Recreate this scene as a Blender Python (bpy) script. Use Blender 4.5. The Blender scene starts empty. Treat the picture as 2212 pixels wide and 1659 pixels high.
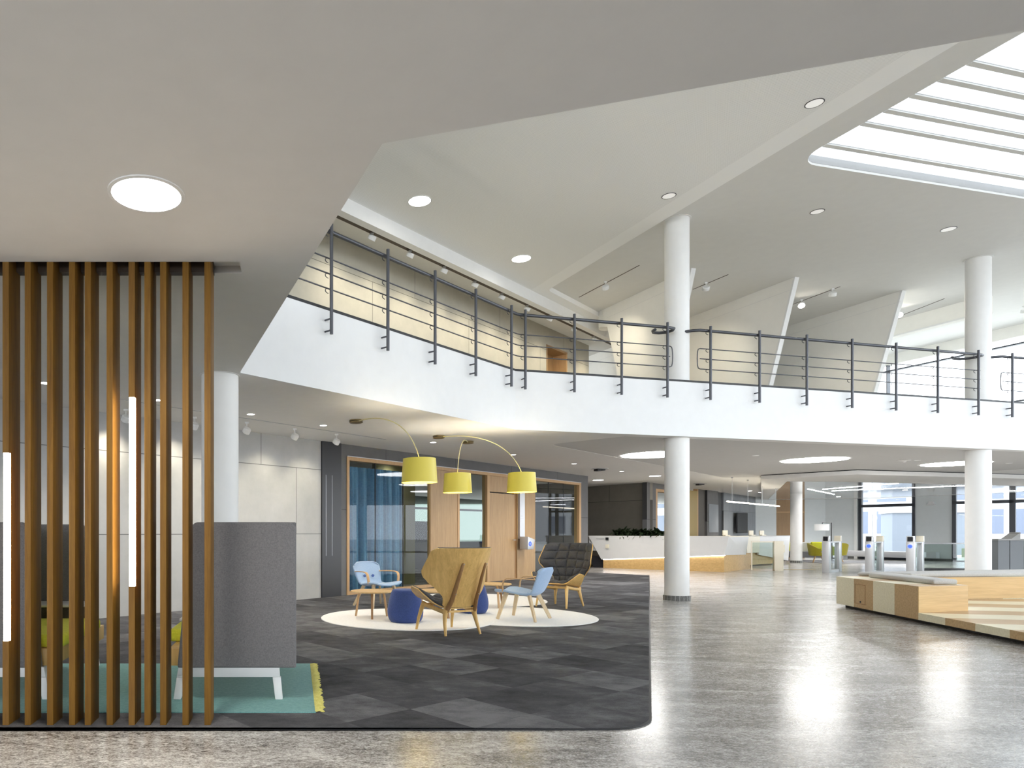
import bpy, bmesh, math, random
from mathutils import Vector, Matrix
random.seed(7)
PI = math.pi
sc = bpy.context.scene
COL = sc.collection

# ------------------------------------------------------------------ camera
F, CX, CY, H = 1475.0, 640.0, 1150.0, 1.25       # focal length and principal point in photo pixels, eye height in m
cd = bpy.data.cameras.new('camera'); cam = bpy.data.objects.new('camera', cd); COL.objects.link(cam)
cam.location = (0, 0, H); cam.rotation_euler = (PI/2, 0, 0)
cd.sensor_width = 36; cd.lens = 36*F/2212
cd.shift_x = (1106-CX)/2212; cd.shift_y = (CY-829.5)/2212
cd.clip_end = 300
sc.camera = cam
# ------------------------------------------------------------------ sky
w = bpy.data.worlds.new('sky'); sc.world = w; w.use_nodes = True
bg = w.node_tree.nodes['Background']
bg.inputs[0].default_value = (.90, .95, 1.0, 1); bg.inputs[1].default_value = 2.3
sc.view_settings.view_transform = 'Standard'; sc.view_settings.look = 'None'
sc.view_settings.exposure = 1.66; sc.view_settings.gamma = 1
sc.view_settings.use_curve_mapping = False
cy = sc.cycles
cy.max_bounces = 9; cy.diffuse_bounces = 6; cy.glossy_bounces = 4; cy.transmission_bounces = 6; cy.transparent_max_bounces = 12
cy.caustics_reflective = False; cy.caustics_refractive = False; cy.sample_clamp_indirect = 6
def portal(loc, rot, sx, sy):
    l = bpy.data.lights.new('daylight_portal', 'AREA'); l.shape = 'RECTANGLE'; l.size = sx; l.size_y = sy
    l.cycles.is_portal = True
    o = bpy.data.objects.new('daylight_portal', l); o.location = loc; o.rotation_euler = rot; COL.objects.link(o)
    return o
DA = math.atan2(.235, .972)                       # the building's second grid direction
portal((12.9+1.4, 10.0-4.7, 7.62), (0, 0, DA), 12.4, 13)                 # skylight
portal((9, -8.1, 5.5), (PI/2, 0, PI), 36, 3.0)                          # upper windows behind the camera
portal((10.5, -8.1, 1.5), (PI/2, 0, PI), 39, 2.9)
portal((-9.25, -2.1, 1.5), (PI/2, 0, -PI/2), 12, 2.9); portal((-9.25, -2.1, 5.5), (PI/2, 0, -PI/2), 12, 3.0)
portal((22.6, 9, 5.5), (PI/2, 0, PI/2+DA), 26, 2.4)                      # upper glazing, right
portal((30.3, 8, 1.6), (PI/2, 0, PI/2), 30, 2.4)

portal((27.3, 31.4, 1.5), (PI/2, 0, PI/2+1.02), 2.3, 2.8); portal((28.9, 27.6, 1.5), (PI/2, 0, PI/2+1.1), 5.2, 2.8)       # end windows
# ------------------------------------------------------------------ helpers
def ray(x): return (x-CX)/F
def onz(x, y, z): Y = F*(z-H)/(CY-y); return Vector((ray(x)*Y, Y, z))
def lin(c): c /= 255.; return c/12.92 if c <= .04045 else ((c+.055)/1.055)**2.4
def rgb(r, g, b): return (lin(r), lin(g), lin(b), 1)

class NT:
    def __init__(s, name):
        s.m = bpy.data.materials.new(name); s.m.use_nodes = True; s.t = s.m.node_tree
        s.b = s.t.nodes['Principled BSDF']; s.out = s.t.nodes['Material Output']
    def n(s, typ, **kw):
        nd = s.t.nodes.new(typ)
        for k, v in kw.items():
            if k.startswith('i_'):
                key = k[2:]; key = int(key) if key.isdigit() else key.replace('_', ' ')
                nd.inputs[key].default_value = v
            else: setattr(nd, k, v)
        return nd
    def l(s, a, b): s.t.links.new(a, b)
    def coord(s, scale=(1,1,1), rot=(0,0,0), kind='Object'):
        tc = s.n('ShaderNodeTexCoord'); mp = s.n('ShaderNodeMapping'); s.l(tc.outputs[kind], mp.inputs[0])
        mp.inputs['Scale'].default_value = scale; mp.inputs['Rotation'].default_value = rot
        return mp.outputs[0]
    def ramp(s, fac, stops):
        r = s.n('ShaderNodeValToRGB'); e = r.color_ramp.elements
        while len(e) < len(stops): e.new(.5)
        for i, (p, c) in enumerate(stops): e[i].position = p; e[i].color = c
        s.l(fac, r.inputs[0]); return r.outputs[0]
    def math(s, op, a, b=None):
        m = s.n('ShaderNodeMath', operation=op)
        for i, v in enumerate((a, b)):
            if v is None: continue
            if isinstance(v, (int, float)): m.inputs[i].default_value = v
            else: s.l(v, m.inputs[i])
        return m.outputs[0]
    def mix(s, fac, a, b, blend='MIX'):
        m = s.n('ShaderNodeMix', data_type='RGBA', blend_type=blend)
        for i, v in ((0, fac), (6, a), (7, b)):
            if isinstance(v, (int, float, tuple)): m.inputs[i].default_value = v
            else: s.l(v, m.inputs[i])
        return m.outputs[2]
    def bump(s, h, strength=.2, dist=.01):
        b = s.n('ShaderNodeBump'); b.inputs['Strength'].default_value = strength; b.inputs['Distance'].default_value = dist
        s.l(h, b.inputs['Height']); s.l(b.outputs[0], s.b.inputs['Normal'])
M = {}
def plain(name, col, rough=.6, metal=0, spec=.5, coat=0):
    t = NT(name); t.b.inputs['Base Color'].default_value = col
    nz = t.n('ShaderNodeTexNoise', i_Scale=6.0, i_Detail=3.0); t.l(t.coord(), nz.inputs[0])
    t.l(t.mix(nz.outputs[0], tuple(c*.965 for c in col[:3])+(1,), tuple(min(1, c*1.03) for c in col[:3])+(1,)), t.b.inputs['Base Color'])
    t.b.inputs['Roughness'].default_value = rough; t.b.inputs['Metallic'].default_value = metal
    t.b.inputs['Specular IOR Level'].default_value = spec; t.b.inputs['Coat Weight'].default_value = coat
    M[name] = t.m; return t.m
def glow(name, col, strength, base=(.8, .8, .8, 1)):
    t = NT(name); t.b.inputs['Base Color'].default_value = base
    t.b.inputs['Emission Color'].default_value = col; t.b.inputs['Emission Strength'].default_value = strength
    M[name] = t.m; return t.m
def wood(name, c1, c2, scale=1., rough=.42, axis='z', ribs=0):
    t = NT(name); st = {'z': (14, 14, .7), 'x': (.7, 14, 14), 'y': (14, .7, 14)}[axis]
    co = t.coord(tuple(v*scale for v in st))
    nz = t.n('ShaderNodeTexNoise', i_Scale=2.2, i_Detail=6.0, i_Roughness=.62, i_Distortion=.6); t.l(co, nz.inputs[0])
    fine = t.n('ShaderNodeTexNoise', i_Scale=11.0, i_Detail=3.0); t.l(co, fine.inputs[0])
    f = t.math('ADD', t.math('MULTIPLY', nz.outputs[0], .7), t.math('MULTIPLY', fine.outputs[0], .3))
    c = t.ramp(f, [(.32, c1), (.68, c2)])
    t.l(c, t.b.inputs['Base Color']); t.b.inputs['Roughness'].default_value = rough
    t.bump(f, .08, .004)
    M[name] = t.m; return t.m
def fabric(name, c1, c2, scale=180, rough=.95):
    t = NT(name)
    a = t.n('ShaderNodeTexNoise', i_Scale=1.0, i_Detail=3.0); t.l(t.coord((scale*.25, scale*.25, scale)), a.inputs[0])
    b = t.n('ShaderNodeTexNoise', i_Scale=1.0, i_Detail=3.0); t.l(t.coord((scale, scale, scale*.25)), b.inputs[0])
    f = t.math('MULTIPLY', t.math('ADD', a.outputs[0], b.outputs[0]), .5)
    t.l(t.ramp(f, [(.35, c1), (.65, c2)]), t.b.inputs['Base Color'])
    t.b.inputs['Roughness'].default_value = rough; t.b.inputs['Sheen Weight'].default_value = .15
    t.b.inputs['Specular IOR Level'].default_value = .2
    t.bump(f, .25, .003); M[name] = t.m; return t.m

plain('white_paint', (.80, .80, .79, 1), .85); plain('fascia_paint', (.79, .80, .81, 1), .8)
plain('ceiling_paint', (.79, .78, .765, 1), .9); plain('upper_paint', (.74, .735, .715, 1), .9); plain('recess_shade', (.62, .61, .595, 1), .9)
plain('column_paint', (.82, .82, .81, 1), .55); plain('fin_paint', (.86, .845, .80, 1), .8)
plain('pale_wall', (.70, .74, .75, 1), .8); plain('gallery_floor', (.62, .61, .58, 1), .6); plain('white_gloss', (.70, .70, .70, 1), .3)
plain('cream_gloss', (.80, .75, .62, 1), .3)
plain('rail_metal', (.085, .088, .10, 1), .38, .6); plain('black', (.012, .012, .014, 1), .5)
plain('dark_panel', (.022, .022, .026, 1), .35); plain('dark_brown', (.05, .03, .018, 1), .6)
plain('slate_wall', (.095, .085, .072, 1), .7); plain('window_frame', (.045, .05, .062, 1), .4)
plain('grey_metal', (.42, .43, .45, 1), .35, .7); plain('light_metal', (.55, .56, .58, 1), .3, .3)
plain('brass', (.28, .21, .10, 1), .4, .8); plain('lamp_yellow', (.80, .66, .09, 1), .4)
plain('arm_yellow', (.66, .60, .33, 1), .4); plain('shade_inside', (.80, .62, .08, 1), .8)
plain('sofa_leg', (.80, .80, .80, 1), .35); plain('screen_black', (.015, .015, .018, 1), .12)
plain('leaf_green', (.018, .034, .012, 1), .45); plain('soil', (.03, .02, .015, 1), .9)
plain('outside_wall', (.55, .56, .58, 1), .9); plain('outside_glass', (.12, .14, .19, 1), .3)
plain('container_grey', (.15, .17, .2, 1), .6); plain('asphalt', (.50, .50, .49, 1), .9); plain('bark', (.12, .10, .08, 1), .9)
plain('shrub_green', (.10, .14, .05, 1), .9); plain('olive_panel', (.20, .18, .08, 1), .7); plain('gold', (.35, .24, .05, 1), .45)
plain('dark_red', (.05, .004, .006, 1), .8); plain('blue_grey_wall', (.10, .105, .12, 1), .8)
plain('sky_grey_wall', (.26, .28, .30, 1), .8); plain('rug_edge', (.012, .012, .012, 1), .9)
glow('lamp_white', (1, .97, .92, 1), 6.0); glow('line_white', (1, .98, .95, 1), 25.0); glow('tube_warm', (1, .83, .62, 1), 12.0); glow('led_white', (.95, .93, 1, 1), 5.0)
glow('led_dim', (1, .97, .92, 1), .12); glow('lamp_cloth', (1, .98, .95, 1), .12); glow('pendant_warm', (1, .9, .72, 1), 5.0); glow('big_disc', (1, .99, .96, 1), 8.0)
glow('blue_ring', (.07, .18, 1, 1), .36, (.01, .02, .08, 1)); glow('blue_core', (.50, .58, 1, 1), .34, (.02, .03, .08, 1)); glow('bulb', (1, .85, .45, 1), 10.0)
glow('spot_lit', (1, .93, .8, 1), 40.0)
wood('slat_oak', (.115, .050, .005, 1), (.205, .102, .012, 1), 1.3, .6); M['slat_oak'].node_tree.nodes['Principled BSDF'].inputs['Specular IOR Level'].default_value = .3
wood('pale_ply', (.48, .31, .13, 1), (.66, .46, .22, 1), 1.2, .45)
wood('shell_oak', (.58, .35, .105, 1), (.82, .54, .20, 1), .8, .45)
wood('dark_oak', (.24, .12, .045, 1), (.38, .21, .085, 1), 1.5, .5)
wood('veneer', (.36, .22, .105, 1), (.50, .33, .165, 1), 1.0, .5)
wood('door_veneer', (.26, .155, .07, 1), (.36, .22, .10, 1), .8, .5)
wood('frame_oak', (.46, .27, .12, 1), (.58, .37, .18, 1), 1.5, .5)
wood('honey_wood', (.50, .31, .11, 1), (.70, .47, .20, 1), .5, .4, 'x')
wood('leg_ash', (.55, .41, .24, 1), (.72, .58, .38, 1), 2, .5)
fabric('grey_weave', (.13, .127, .13, 1), (.205, .20, .203, 1), 330); fabric('charcoal_wool', (.038, .037, .040, 1), (.085, .084, .092, 1), 260)
fabric('sky_wool', (.30, .42, .60, 1), (.38, .50, .68, 1), 200); fabric('cobalt_wool', (.035, .06, .19, 1), (.055, .09, .27, 1), 200)
fabric('lime_wool', (.66, .66, .04, 1), (.80, .80, .07, 1), 150); fabric('olive_wool', (.22, .19, .012, 1), (.29, .25, .02, 1), 150)
fabric('rug_cream', (.76, .75, .73, 1), (.86, .85, .83, 1), 120); fabric('teal_weave', (.12, .30, .29, 1), (.20, .42, .40, 1), 130)
fabric('fringe_yellow', (.62, .56, .13, 1), (.78, .72, .25, 1), 90); fabric('seat_pad', (.42, .41, .39, 1), (.55, .54, .52, 1), 220)
fabric('button_blue', (.08, .13, .32, 1), (.1, .16, .38, 1), 200); fabric('curtain_blue', (.10, .22, .38, 1), (.15, .30, .48, 1), 60)
fabric('far_rug', (.2, .2, .22, 1), (.28, .28, .3, 1), 30)

def concrete(name, c1, c2, pw=2.3, ph=1.22, off=.37, shift=(0, 0, 0)):
    t = NT(name); tc = t.n('ShaderNodeTexCoord'); sp = t.n('ShaderNodeSeparateXYZ'); t.l(tc.outputs['Object'], sp.inputs[0])
    cb = t.n('ShaderNodeCombineXYZ'); t.l(t.math('ADD', sp.outputs[0], shift[0]), cb.inputs[0]); t.l(t.math('ADD', sp.outputs[2], shift[2]), cb.inputs[1])
    br = t.n('ShaderNodeTexBrick', offset=off, squash=1.0); t.l(cb.outputs[0], br.inputs[0])
    br.inputs['Scale'].default_value = 1; br.inputs['Mortar Size'].default_value = .006; br.inputs['Mortar Smooth'].default_value = .1
    br.inputs['Brick Width'].default_value = pw; br.inputs['Row Height'].default_value = ph; br.inputs['Bias'].default_value = 0
    br.inputs['Color1'].default_value = c1; br.inputs['Color2'].default_value = c2; br.inputs['Mortar'].default_value = tuple(v*.3 for v in c1[:3])+(1,)
    nz = t.n('ShaderNodeTexNoise', i_Scale=2.5, i_Detail=8.0, i_Roughness=.65); t.l(tc.outputs['Object'], nz.inputs[0])
    t.l(t.mix(1.0, br.outputs[0], t.ramp(nz.outputs[0], [(.3, (.86, .86, .86, 1)), (.7, (1.0, 1.0, 1.0, 1))]), 'MULTIPLY'), t.b.inputs['Base Color'])
    t.b.inputs['Roughness'].default_value = .75; M[name] = t.m
concrete('concrete', (.45, .45, .44, 1), (.49, .49, .48, 1))
concrete('concrete_warm', (.46, .435, .36, 1), (.50, .475, .40, 1), 3.6, 2.4, .4, (0, 0, .8))
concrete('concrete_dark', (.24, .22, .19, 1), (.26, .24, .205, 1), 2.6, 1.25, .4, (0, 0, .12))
concrete('concrete_grey', (.15, .148, .15, 1), (.165, .163, .165, 1), 2.6, 1.7, .4)
concrete('concrete_blue', (.27, .29, .31, 1), (.29, .31, .33, 1), 1.6, 1.1, .4)

# polished granite floor
t = NT('granite'); co = t.coord((1, 1, 1), kind='Object')
n1 = t.n('ShaderNodeTexNoise', i_Scale=1.0, i_Detail=7.0, i_Roughness=.75, i_Distortion=1.2); t.l(t.coord((17, 42, 30), (0, 0, .75)), n1.inputs[0])
n2 = t.n('ShaderNodeTexNoise', i_Scale=1.3, i_Detail=5.0, i_Distortion=1.5); t.l(t.coord((.8, 2.2, 1), (0, 0, .6)), n2.inputs[0])
v = t.n('ShaderNodeTexVoronoi', i_Scale=1.0); t.l(t.coord((90, 150, 90), (0, 0, .75)), v.inputs[0])
f = t.math('ADD', t.math('MULTIPLY', n1.outputs[0], .62), t.math('ADD', t.math('MULTIPLY', n2.outputs[0], .25), t.math('MULTIPLY', v.outputs[0], .16)))
colr = t.ramp(f, [(.40, (.085, .075, .068, 1)), (.49, (.33, .31, .29, 1)), (.56, (.55, .535, .515, 1)), (.66, (.84, .83, .81, 1))])
br = t.n('ShaderNodeTexBrick', offset=.5); t.l(t.coord((1, 1, 1), (0, 0, -.76)), br.inputs[0]); br.inputs['Scale'].default_value = 1
br.inputs['Mortar Size'].default_value = .0025; br.inputs['Brick Width'].default_value = 1.2; br.inputs['Row Height'].default_value = .6
br.inputs['Color1'].default_value = (1, 1, 1, 1); br.inputs['Color2'].default_value = (.88, .88, .88, 1); br.inputs['Mortar'].default_value = (1.02, 1.0, .97, 1); br.inputs['Bias'].default_value = 0
t.l(t.mix(1.0, colr, br.outputs[0], 'MULTIPLY'), t.b.inputs['Base Color'])
rn = t.n('ShaderNodeMapRange'); t.l(n1.outputs[0], rn.inputs[0]); rn.inputs[1].default_value = .3; rn.inputs[2].default_value = .7; rn.inputs[3].default_value = .15; rn.inputs[4].default_value = .27
t.l(rn.outputs[0], t.b.inputs['Roughness']); t.b.inputs['Specular IOR Level'].default_value = .6
t.bump(n1.outputs[0], .04, .002)
M['granite'] = t.m
# carpet tiles
t = NT('carpet'); co = t.coord((1.75, 1.75, 1.75), (0, 0, -.62)); sn = t.n('ShaderNodeVectorMath', operation='FLOOR'); t.l(co, sn.inputs[0])
wn = t.n('ShaderNodeTexWhiteNoise', noise_dimensions='2D'); t.l(sn.outputs[0], wn.inputs[0])
ad = t.n('ShaderNodeVectorMath', operation='ADD'); t.l(t.coord((4.5, 7, 3), (0, 0, -.1)), ad.inputs[0])
sc2 = t.n('ShaderNodeVectorMath', operation='SCALE'); t.l(wn.outputs[1], sc2.inputs[0]); sc2.inputs['Scale'].default_value = 30; t.l(sc2.outputs[0], ad.inputs[1])
nz = t.n('ShaderNodeTexNoise', i_Scale=.55, i_Detail=8.0, i_Roughness=.72); t.l(ad.outputs[0], nz.inputs[0])
fn = t.n('ShaderNodeTexNoise', i_Scale=210.0, i_Detail=2.0); t.l(t.coord(), fn.inputs[0])
f = t.math('ADD', t.math('ADD', t.math('MULTIPLY', wn.outputs[0], .30), t.math('MULTIPLY', nz.outputs[0], .90)), t.math('MULTIPLY', fn.outputs[0], .30))
t.l(t.ramp(f, [(.50, (.042, .042, .046, 1)), (.76, (.095, .095, .103, 1)), (1.0, (.20, .199, .208, 1))]), t.b.inputs['Base Color'])
t.b.inputs['Roughness'].default_value = .95; t.b.inputs['Specular IOR Level'].default_value = .15; t.bump(fn.outputs[0], .35, .004)
M['carpet'] = t.m
# perforated ceiling boards, plain border along the step
t = NT('perforated'); tc = t.n('ShaderNodeTexCoord'); sp = t.n('ShaderNodeSeparateXYZ'); t.l(t.coord((1/.017,)*3, (0, 0, -DA)), sp.inputs[0])
gx = t.math('SUBTRACT', t.math('FRACT', sp.outputs[0]), .5); gy = t.math('SUBTRACT', t.math('FRACT', sp.outputs[1]), .5)
d = t.math('SQRT', t.math('ADD', t.math('MULTIPLY', gx, gx), t.math('MULTIPLY', gy, gy)))
hole = t.math('LESS_THAN', d, .22)
s0 = t.n('ShaderNodeSeparateXYZ'); t.l(tc.outputs['Object'], s0.inputs[0])
# distance from the step edge through (5.885,15.99) with direction (.214,-.977)
dist = t.math('ADD', t.math('MULTIPLY', t.math('SUBTRACT', s0.outputs[0], 5.885), -.977), t.math('MULTIPLY', t.math('SUBTRACT', s0.outputs[1], 15.99), -.214))
dw = t.math('SUBTRACT', t.math('ADD', t.math('MULTIPLY', s0.outputs[0], .689), 12.55*.725), t.math('MULTIPLY', s0.outputs[1], .725))
ok = t.math('MULTIPLY', t.math('GREATER_THAN', dist, .38), t.math('GREATER_THAN', dw, 1.34))
t.l(t.mix(t.math('MULTIPLY', hole, ok), (.93, .93, .92, 1), (.58, .58, .57, 1)), t.b.inputs['Base Color'])
t.b.inputs['Roughness'].default_value = .9; M['perforated'] = t.m
# polished panel ceiling
t = NT('polished_ceiling'); t.b.inputs['Base Color'].default_value = (.75, .76, .78, 1); t.b.inputs['Metallic'].default_value = .55
nz = t.n('ShaderNodeTexNoise', i_Scale=1.0, i_Detail=2.0); t.l(t.coord((.6, 3, 1)), nz.inputs[0]); t.bump(nz.outputs[0], .03, .02)
t.b.inputs['Roughness'].default_value = .09; M['polished_ceiling'] = t.m
# striped bench wood: .56 m bands across the bench edge
t = NT('striped_wood'); tc = t.n('ShaderNodeTexCoord'); sp = t.n('ShaderNodeSeparateXYZ'); t.l(tc.outputs['Object'], sp.inputs[0])
s_ = t.math('DIVIDE', t.math('ADD', sp.outputs[1], 56.56), .56); k = t.math('MODULO', t.math('FLOOR', s_), 2.0)
nz = t.n('ShaderNodeTexNoise', i_Scale=3.0, i_Detail=6.0, i_Roughness=.6); t.l(t.coord((1, 12, 12)), nz.inputs[0])
pale = t.ramp(nz.outputs[0], [(.3, (.70, .64, .45, 1)), (.7, (.84, .78, .58, 1))]); brn = t.ramp(nz.outputs[0], [(.3, (.42, .27, .12, 1)), (.7, (.58, .40, .20, 1))])
t.l(t.mix(k, pale, brn), t.b.inputs['Base Color']); t.b.inputs['Roughness'].default_value = .35; M['striped_wood'] = t.m
def glass(name, tint, refl=1.0, rough=0.0):
    t = NT(name); t.t.nodes.remove(t.b)
    tr = t.n('ShaderNodeBsdfTransparent'); tr.inputs[0].default_value = tint
    gl = t.n('ShaderNodeBsdfGlossy'); gl.inputs['Roughness'].default_value = rough; gl.inputs[0].default_value = (.95, .97, 1, 1)
    fr = t.n('ShaderNodeFresnel'); fr.inputs[0].default_value = 1.5
    ge = t.n('ShaderNodeNewGeometry'); front = t.math('SUBTRACT', 1.0, ge.outputs['Backfacing'])
    mx = t.n('ShaderNodeMixShader'); t.l(t.math('MULTIPLY', t.math('MULTIPLY', fr.outputs[0], refl), front), mx.inputs[0]); t.l(tr.outputs[0], mx.inputs[1]); t.l(gl.outputs[0], mx.inputs[2])
    t.l(mx.outputs[0], t.out.inputs[0]); M[name] = t.m
glass('room_glass', (.86, .90, .89, 1), .5); glass('clear_glass', (.93, .96, .95, 1), 1.2); glass('window_glass', (.95, .97, .98, 1), .6)
glass('tinted_glass', (.30, .33, .31, 1), .3); glass('skylight_glass', (.47, .475, .48, 1), .2); glass('balustrade_glass', (.78, .84, .82, 1), 1.3)

class MB:
    def __init__(s): s.v = []; s.f = []
    def add(s, vs, fs):
        o = len(s.v); s.v += [tuple(p) for p in vs]; s.f += [tuple(i+o for i in f) for f in fs]; return s
    def box(s, x0, x1, y0, y1, z0, z1):
        vs = [(x, y, z) for z in (z0, z1) for y in (y0, y1) for x in (x0, x1)]
        return s.add(vs, [(0, 2, 3, 1), (4, 5, 7, 6), (0, 1, 5, 4), (2, 6, 7, 3), (0, 4, 6, 2), (1, 3, 7, 5)])
    def prism(s, poly, z0, z1):
        n = len(poly); a = sum(poly[i][0]*poly[(i+1) % n][1]-poly[(i+1) % n][0]*poly[i][1] for i in range(n))
        if a < 0: poly = poly[::-1]
        vs = [(p[0], p[1], z0) for p in poly]+[(p[0], p[1], z1) for p in poly]
        return s.add(vs, [tuple(range(n))[::-1], tuple(range(n, 2*n))]+[(i, (i+1) % n, (i+1) % n+n, i+n) for i in range(n)])
    def vprism(s, poly, y0, y1):           # polygon in x,z extruded along y
        n = len(poly); vs = [(p[0], y0, p[1]) for p in poly]+[(p[0], y1, p[1]) for p in poly]
        a = sum(poly[i][0]*poly[(i+1) % n][1]-poly[(i+1) % n][0]*poly[i][1] for i in range(n))
        fs = [tuple(range(n)), tuple(range(n, 2*n))[::-1]]+[(i, i+n, (i+1) % n+n, (i+1) % n) for i in range(n)]
        if a < 0: fs = [f[::-1] for f in fs]
        return s.add(vs, fs)
    def tube(s, pts, r, n=8, cap=True, sx=1., sy=1.):
        pts = [Vector(p) for p in pts]; m = len(pts); rr = r if isinstance(r, (list, tuple)) else [r]*m
        vs = []; up0 = None
        for i, p in enumerate(pts):
            d = (pts[min(i+1, m-1)]-pts[max(i-1, 0)]).normalized()
            if up0 is None:
                up0 = Vector((0, 0, 1)) if abs(d.z) < .9 else Vector((0, 1, 0))
            a = d.cross(up0).normalized(); b = a.cross(d).normalized(); up0 = b
            for k in range(n):
                th = 2*PI*(k+.5)/n; vs.append(p+a*math.cos(th)*rr[i]*sx+b*math.sin(th)*rr[i]*sy)
        fs = [(i*n+k, i*n+(k+1) % n, (i+1)*n+(k+1) % n, (i+1)*n+k) for i in range(m-1) for k in range(n)]
        if cap: fs += [tuple(range(n))[::-1], tuple(range((m-1)*n, m*n))]
        return s.add(vs, fs)
    def lathe(s, prof, n=32, cx=0, cy=0):
        vs = [(cx+r*math.cos(2*PI*k/n), cy+r*math.sin(2*PI*k/n), z) for r, z in prof for k in range(n)]; m = len(prof)
        fs = [(i*n+k, i*n+(k+1) % n, (i+1)*n+(k+1) % n, (i+1)*n+k) for i in range(m-1) for k in range(n)]
        if prof[0][0] > 1e-6: fs.append(tuple(range(n))[::-1])
        if prof[-1][0] > 1e-6: fs.append(tuple(range((m-1)*n, m*n)))
        return s.add(vs, fs)
    def ring(s, prof, n=32):               # closed profile
        m = len(prof); vs = [(r*math.cos(2*PI*k/n), r*math.sin(2*PI*k/n), z) for r, z in prof for k in range(n)]
        return s.add(vs, [(i*n+k, i*n+(k+1) % n, ((i+1) % m)*n+(k+1) % n, ((i+1) % m)*n+k) for i in range(m) for k in range(n)])
    def sheet(s, fn, nu, nv, thick, wrap=False):       # fn(u,v)->point, solid sheet of given thickness (along normal)
        P = [[Vector(fn(i/nu, j/nv)) for i in range(nu+1)] for j in range(nv+1)]
        def nrm(i, j):
            a = P[j][min(i+1, nu)]-P[j][max(i-1, 0)]; b = P[min(j+1, nv)][i]-P[max(j-1, 0)][i]
            c = a.cross(b); return c.normalized() if c.length > 1e-9 else Vector((0, 0, 1))
        N = [[nrm(i, j) for i in range(nu+1)] for j in range(nv+1)]
        th = thick if callable(thick) else (lambda u, v: thick)
        A = [P[j][i] for j in range(nv+1) for i in range(nu+1)]
        B = [P[j][i]+N[j][i]*th(i/nu, j/nv) for j in range(nv+1) for i in range(nu+1)]
        o = len(A); W = nu+1; fs = []
        for j in range(nv):
            for i in range(nu):
                q = (j*W+i, j*W+i+1, (j+1)*W+i+1, (j+1)*W+i); fs.append(q[::-1]); fs.append(tuple(k+o for k in q))
        edge = [i for i in range(nu)]+[j*W+nu for j in range(nv)]+[nv*W+i for i in range(nu, 0, -1)]+[j*W for j in range(nv, 0, -1)]
        for a, b in zip(edge, edge[1:]+edge[:1]): fs.append((a, b, b+o, a+o))
        return s.add(A+B, fs)
    def mesh(s, name, mat, smooth=False, ang=35, bevel=0):
        me = bpy.data.meshes.new(name); me.from_pydata(s.v, [], s.f); me.validate()
        bm = bmesh.new(); bm.from_mesh(me)
        bmesh.ops.remove_doubles(bm, verts=bm.verts, dist=1e-5)
        bmesh.ops.recalc_face_normals(bm, faces=bm.faces)
        if bevel:
            es = [e for e in bm.edges if len(e.link_faces) == 2 and e.calc_face_angle(0) > math.radians(40)]
            bmesh.ops.bevel(bm, geom=es, offset=bevel, segments=3 if bevel > .012 else 2, profile=.5, affect='EDGES', clamp_overlap=True)
        bm.to_mesh(me); bm.free()
        if smooth or bevel:
            me.shade_smooth(); me.set_sharp_from_angle(angle=math.radians(ang))
        me.materials.append(M[mat] if isinstance(mat, str) else mat)
        return me
    def build(s, name, mat, parent=None, smooth=False, loc=None, rotz=None, ang=35, bevel=0):
        o = bpy.data.objects.new(name, s.mesh(name, mat, smooth, ang, bevel)); COL.objects.link(o)
        if parent: o.parent = parent
        if loc is not None: o.location = loc
        if rotz is not None: o.rotation_euler = (0, 0, rotz)
        return o
def tag(o, label, cat, group=None, kind=None):
    if label: o['label'] = label
    if cat: o['category'] = cat
    if group: o['group'] = group
    if kind: o['kind'] = kind
    return o
def thing(name, label, cat, loc=(0, 0, 0), rotz=0, group=None):
    o = bpy.data.objects.new(name, None); COL.objects.link(o); o.location = loc; o.rotation_euler = (0, 0, rotz); o.empty_display_size = .1
    return tag(o, label, cat, group)
def struct(o): o['kind'] = 'structure'; return o
def kids(o): return [c for c in bpy.data.objects if c.parent == o]
def dup(o, parent=None):
    c = o.copy(); COL.objects.link(c)
    if parent: c.parent = parent
    for k in kids(o): dup(k, c)
    return c
def lamp(kind, loc, power, color, parent=None, **kw):
    l = bpy.data.lights.new('lamp_light', kind); l.energy = power; l.color = color
    for k, v in kw.items(): setattr(l, k, v)
    o = bpy.data.objects.new('lamp_light', l); COL.objects.link(o); o.location = loc
    if parent: o.parent = parent
    return o
def slab(name, rings, z0, z1, mat, parent=None):       # flat polygon with holes, extruded
    cu = bpy.data.curves.new(name, 'CURVE'); cu.dimensions = '2D'; cu.fill_mode = 'BOTH'; cu.extrude = (z1-z0)/2
    for rg in rings:
        sp = cu.splines.new('POLY'); sp.points.add(len(rg)-1); sp.use_cyclic_u = True
        for i, p in enumerate(rg): sp.points[i].co = (p[0], p[1], 0, 1)
    tmp = bpy.data.objects.new(name+'_outline', cu); COL.objects.link(tmp)
    bpy.context.view_layer.update()
    me = bpy.data.meshes.new_from_object(tmp.evaluated_get(bpy.context.evaluated_depsgraph_get()))
    bpy.data.objects.remove(tmp); bpy.data.curves.remove(cu)
    me.name = name; me.transform(Matrix.Translation((0, 0, (z0+z1)/2)))
    me.materials.clear(); me.materials.append(M[mat])
    o = bpy.data.objects.new(name, me); COL.objects.link(o)
    if parent: o.parent = parent
    return o
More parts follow.
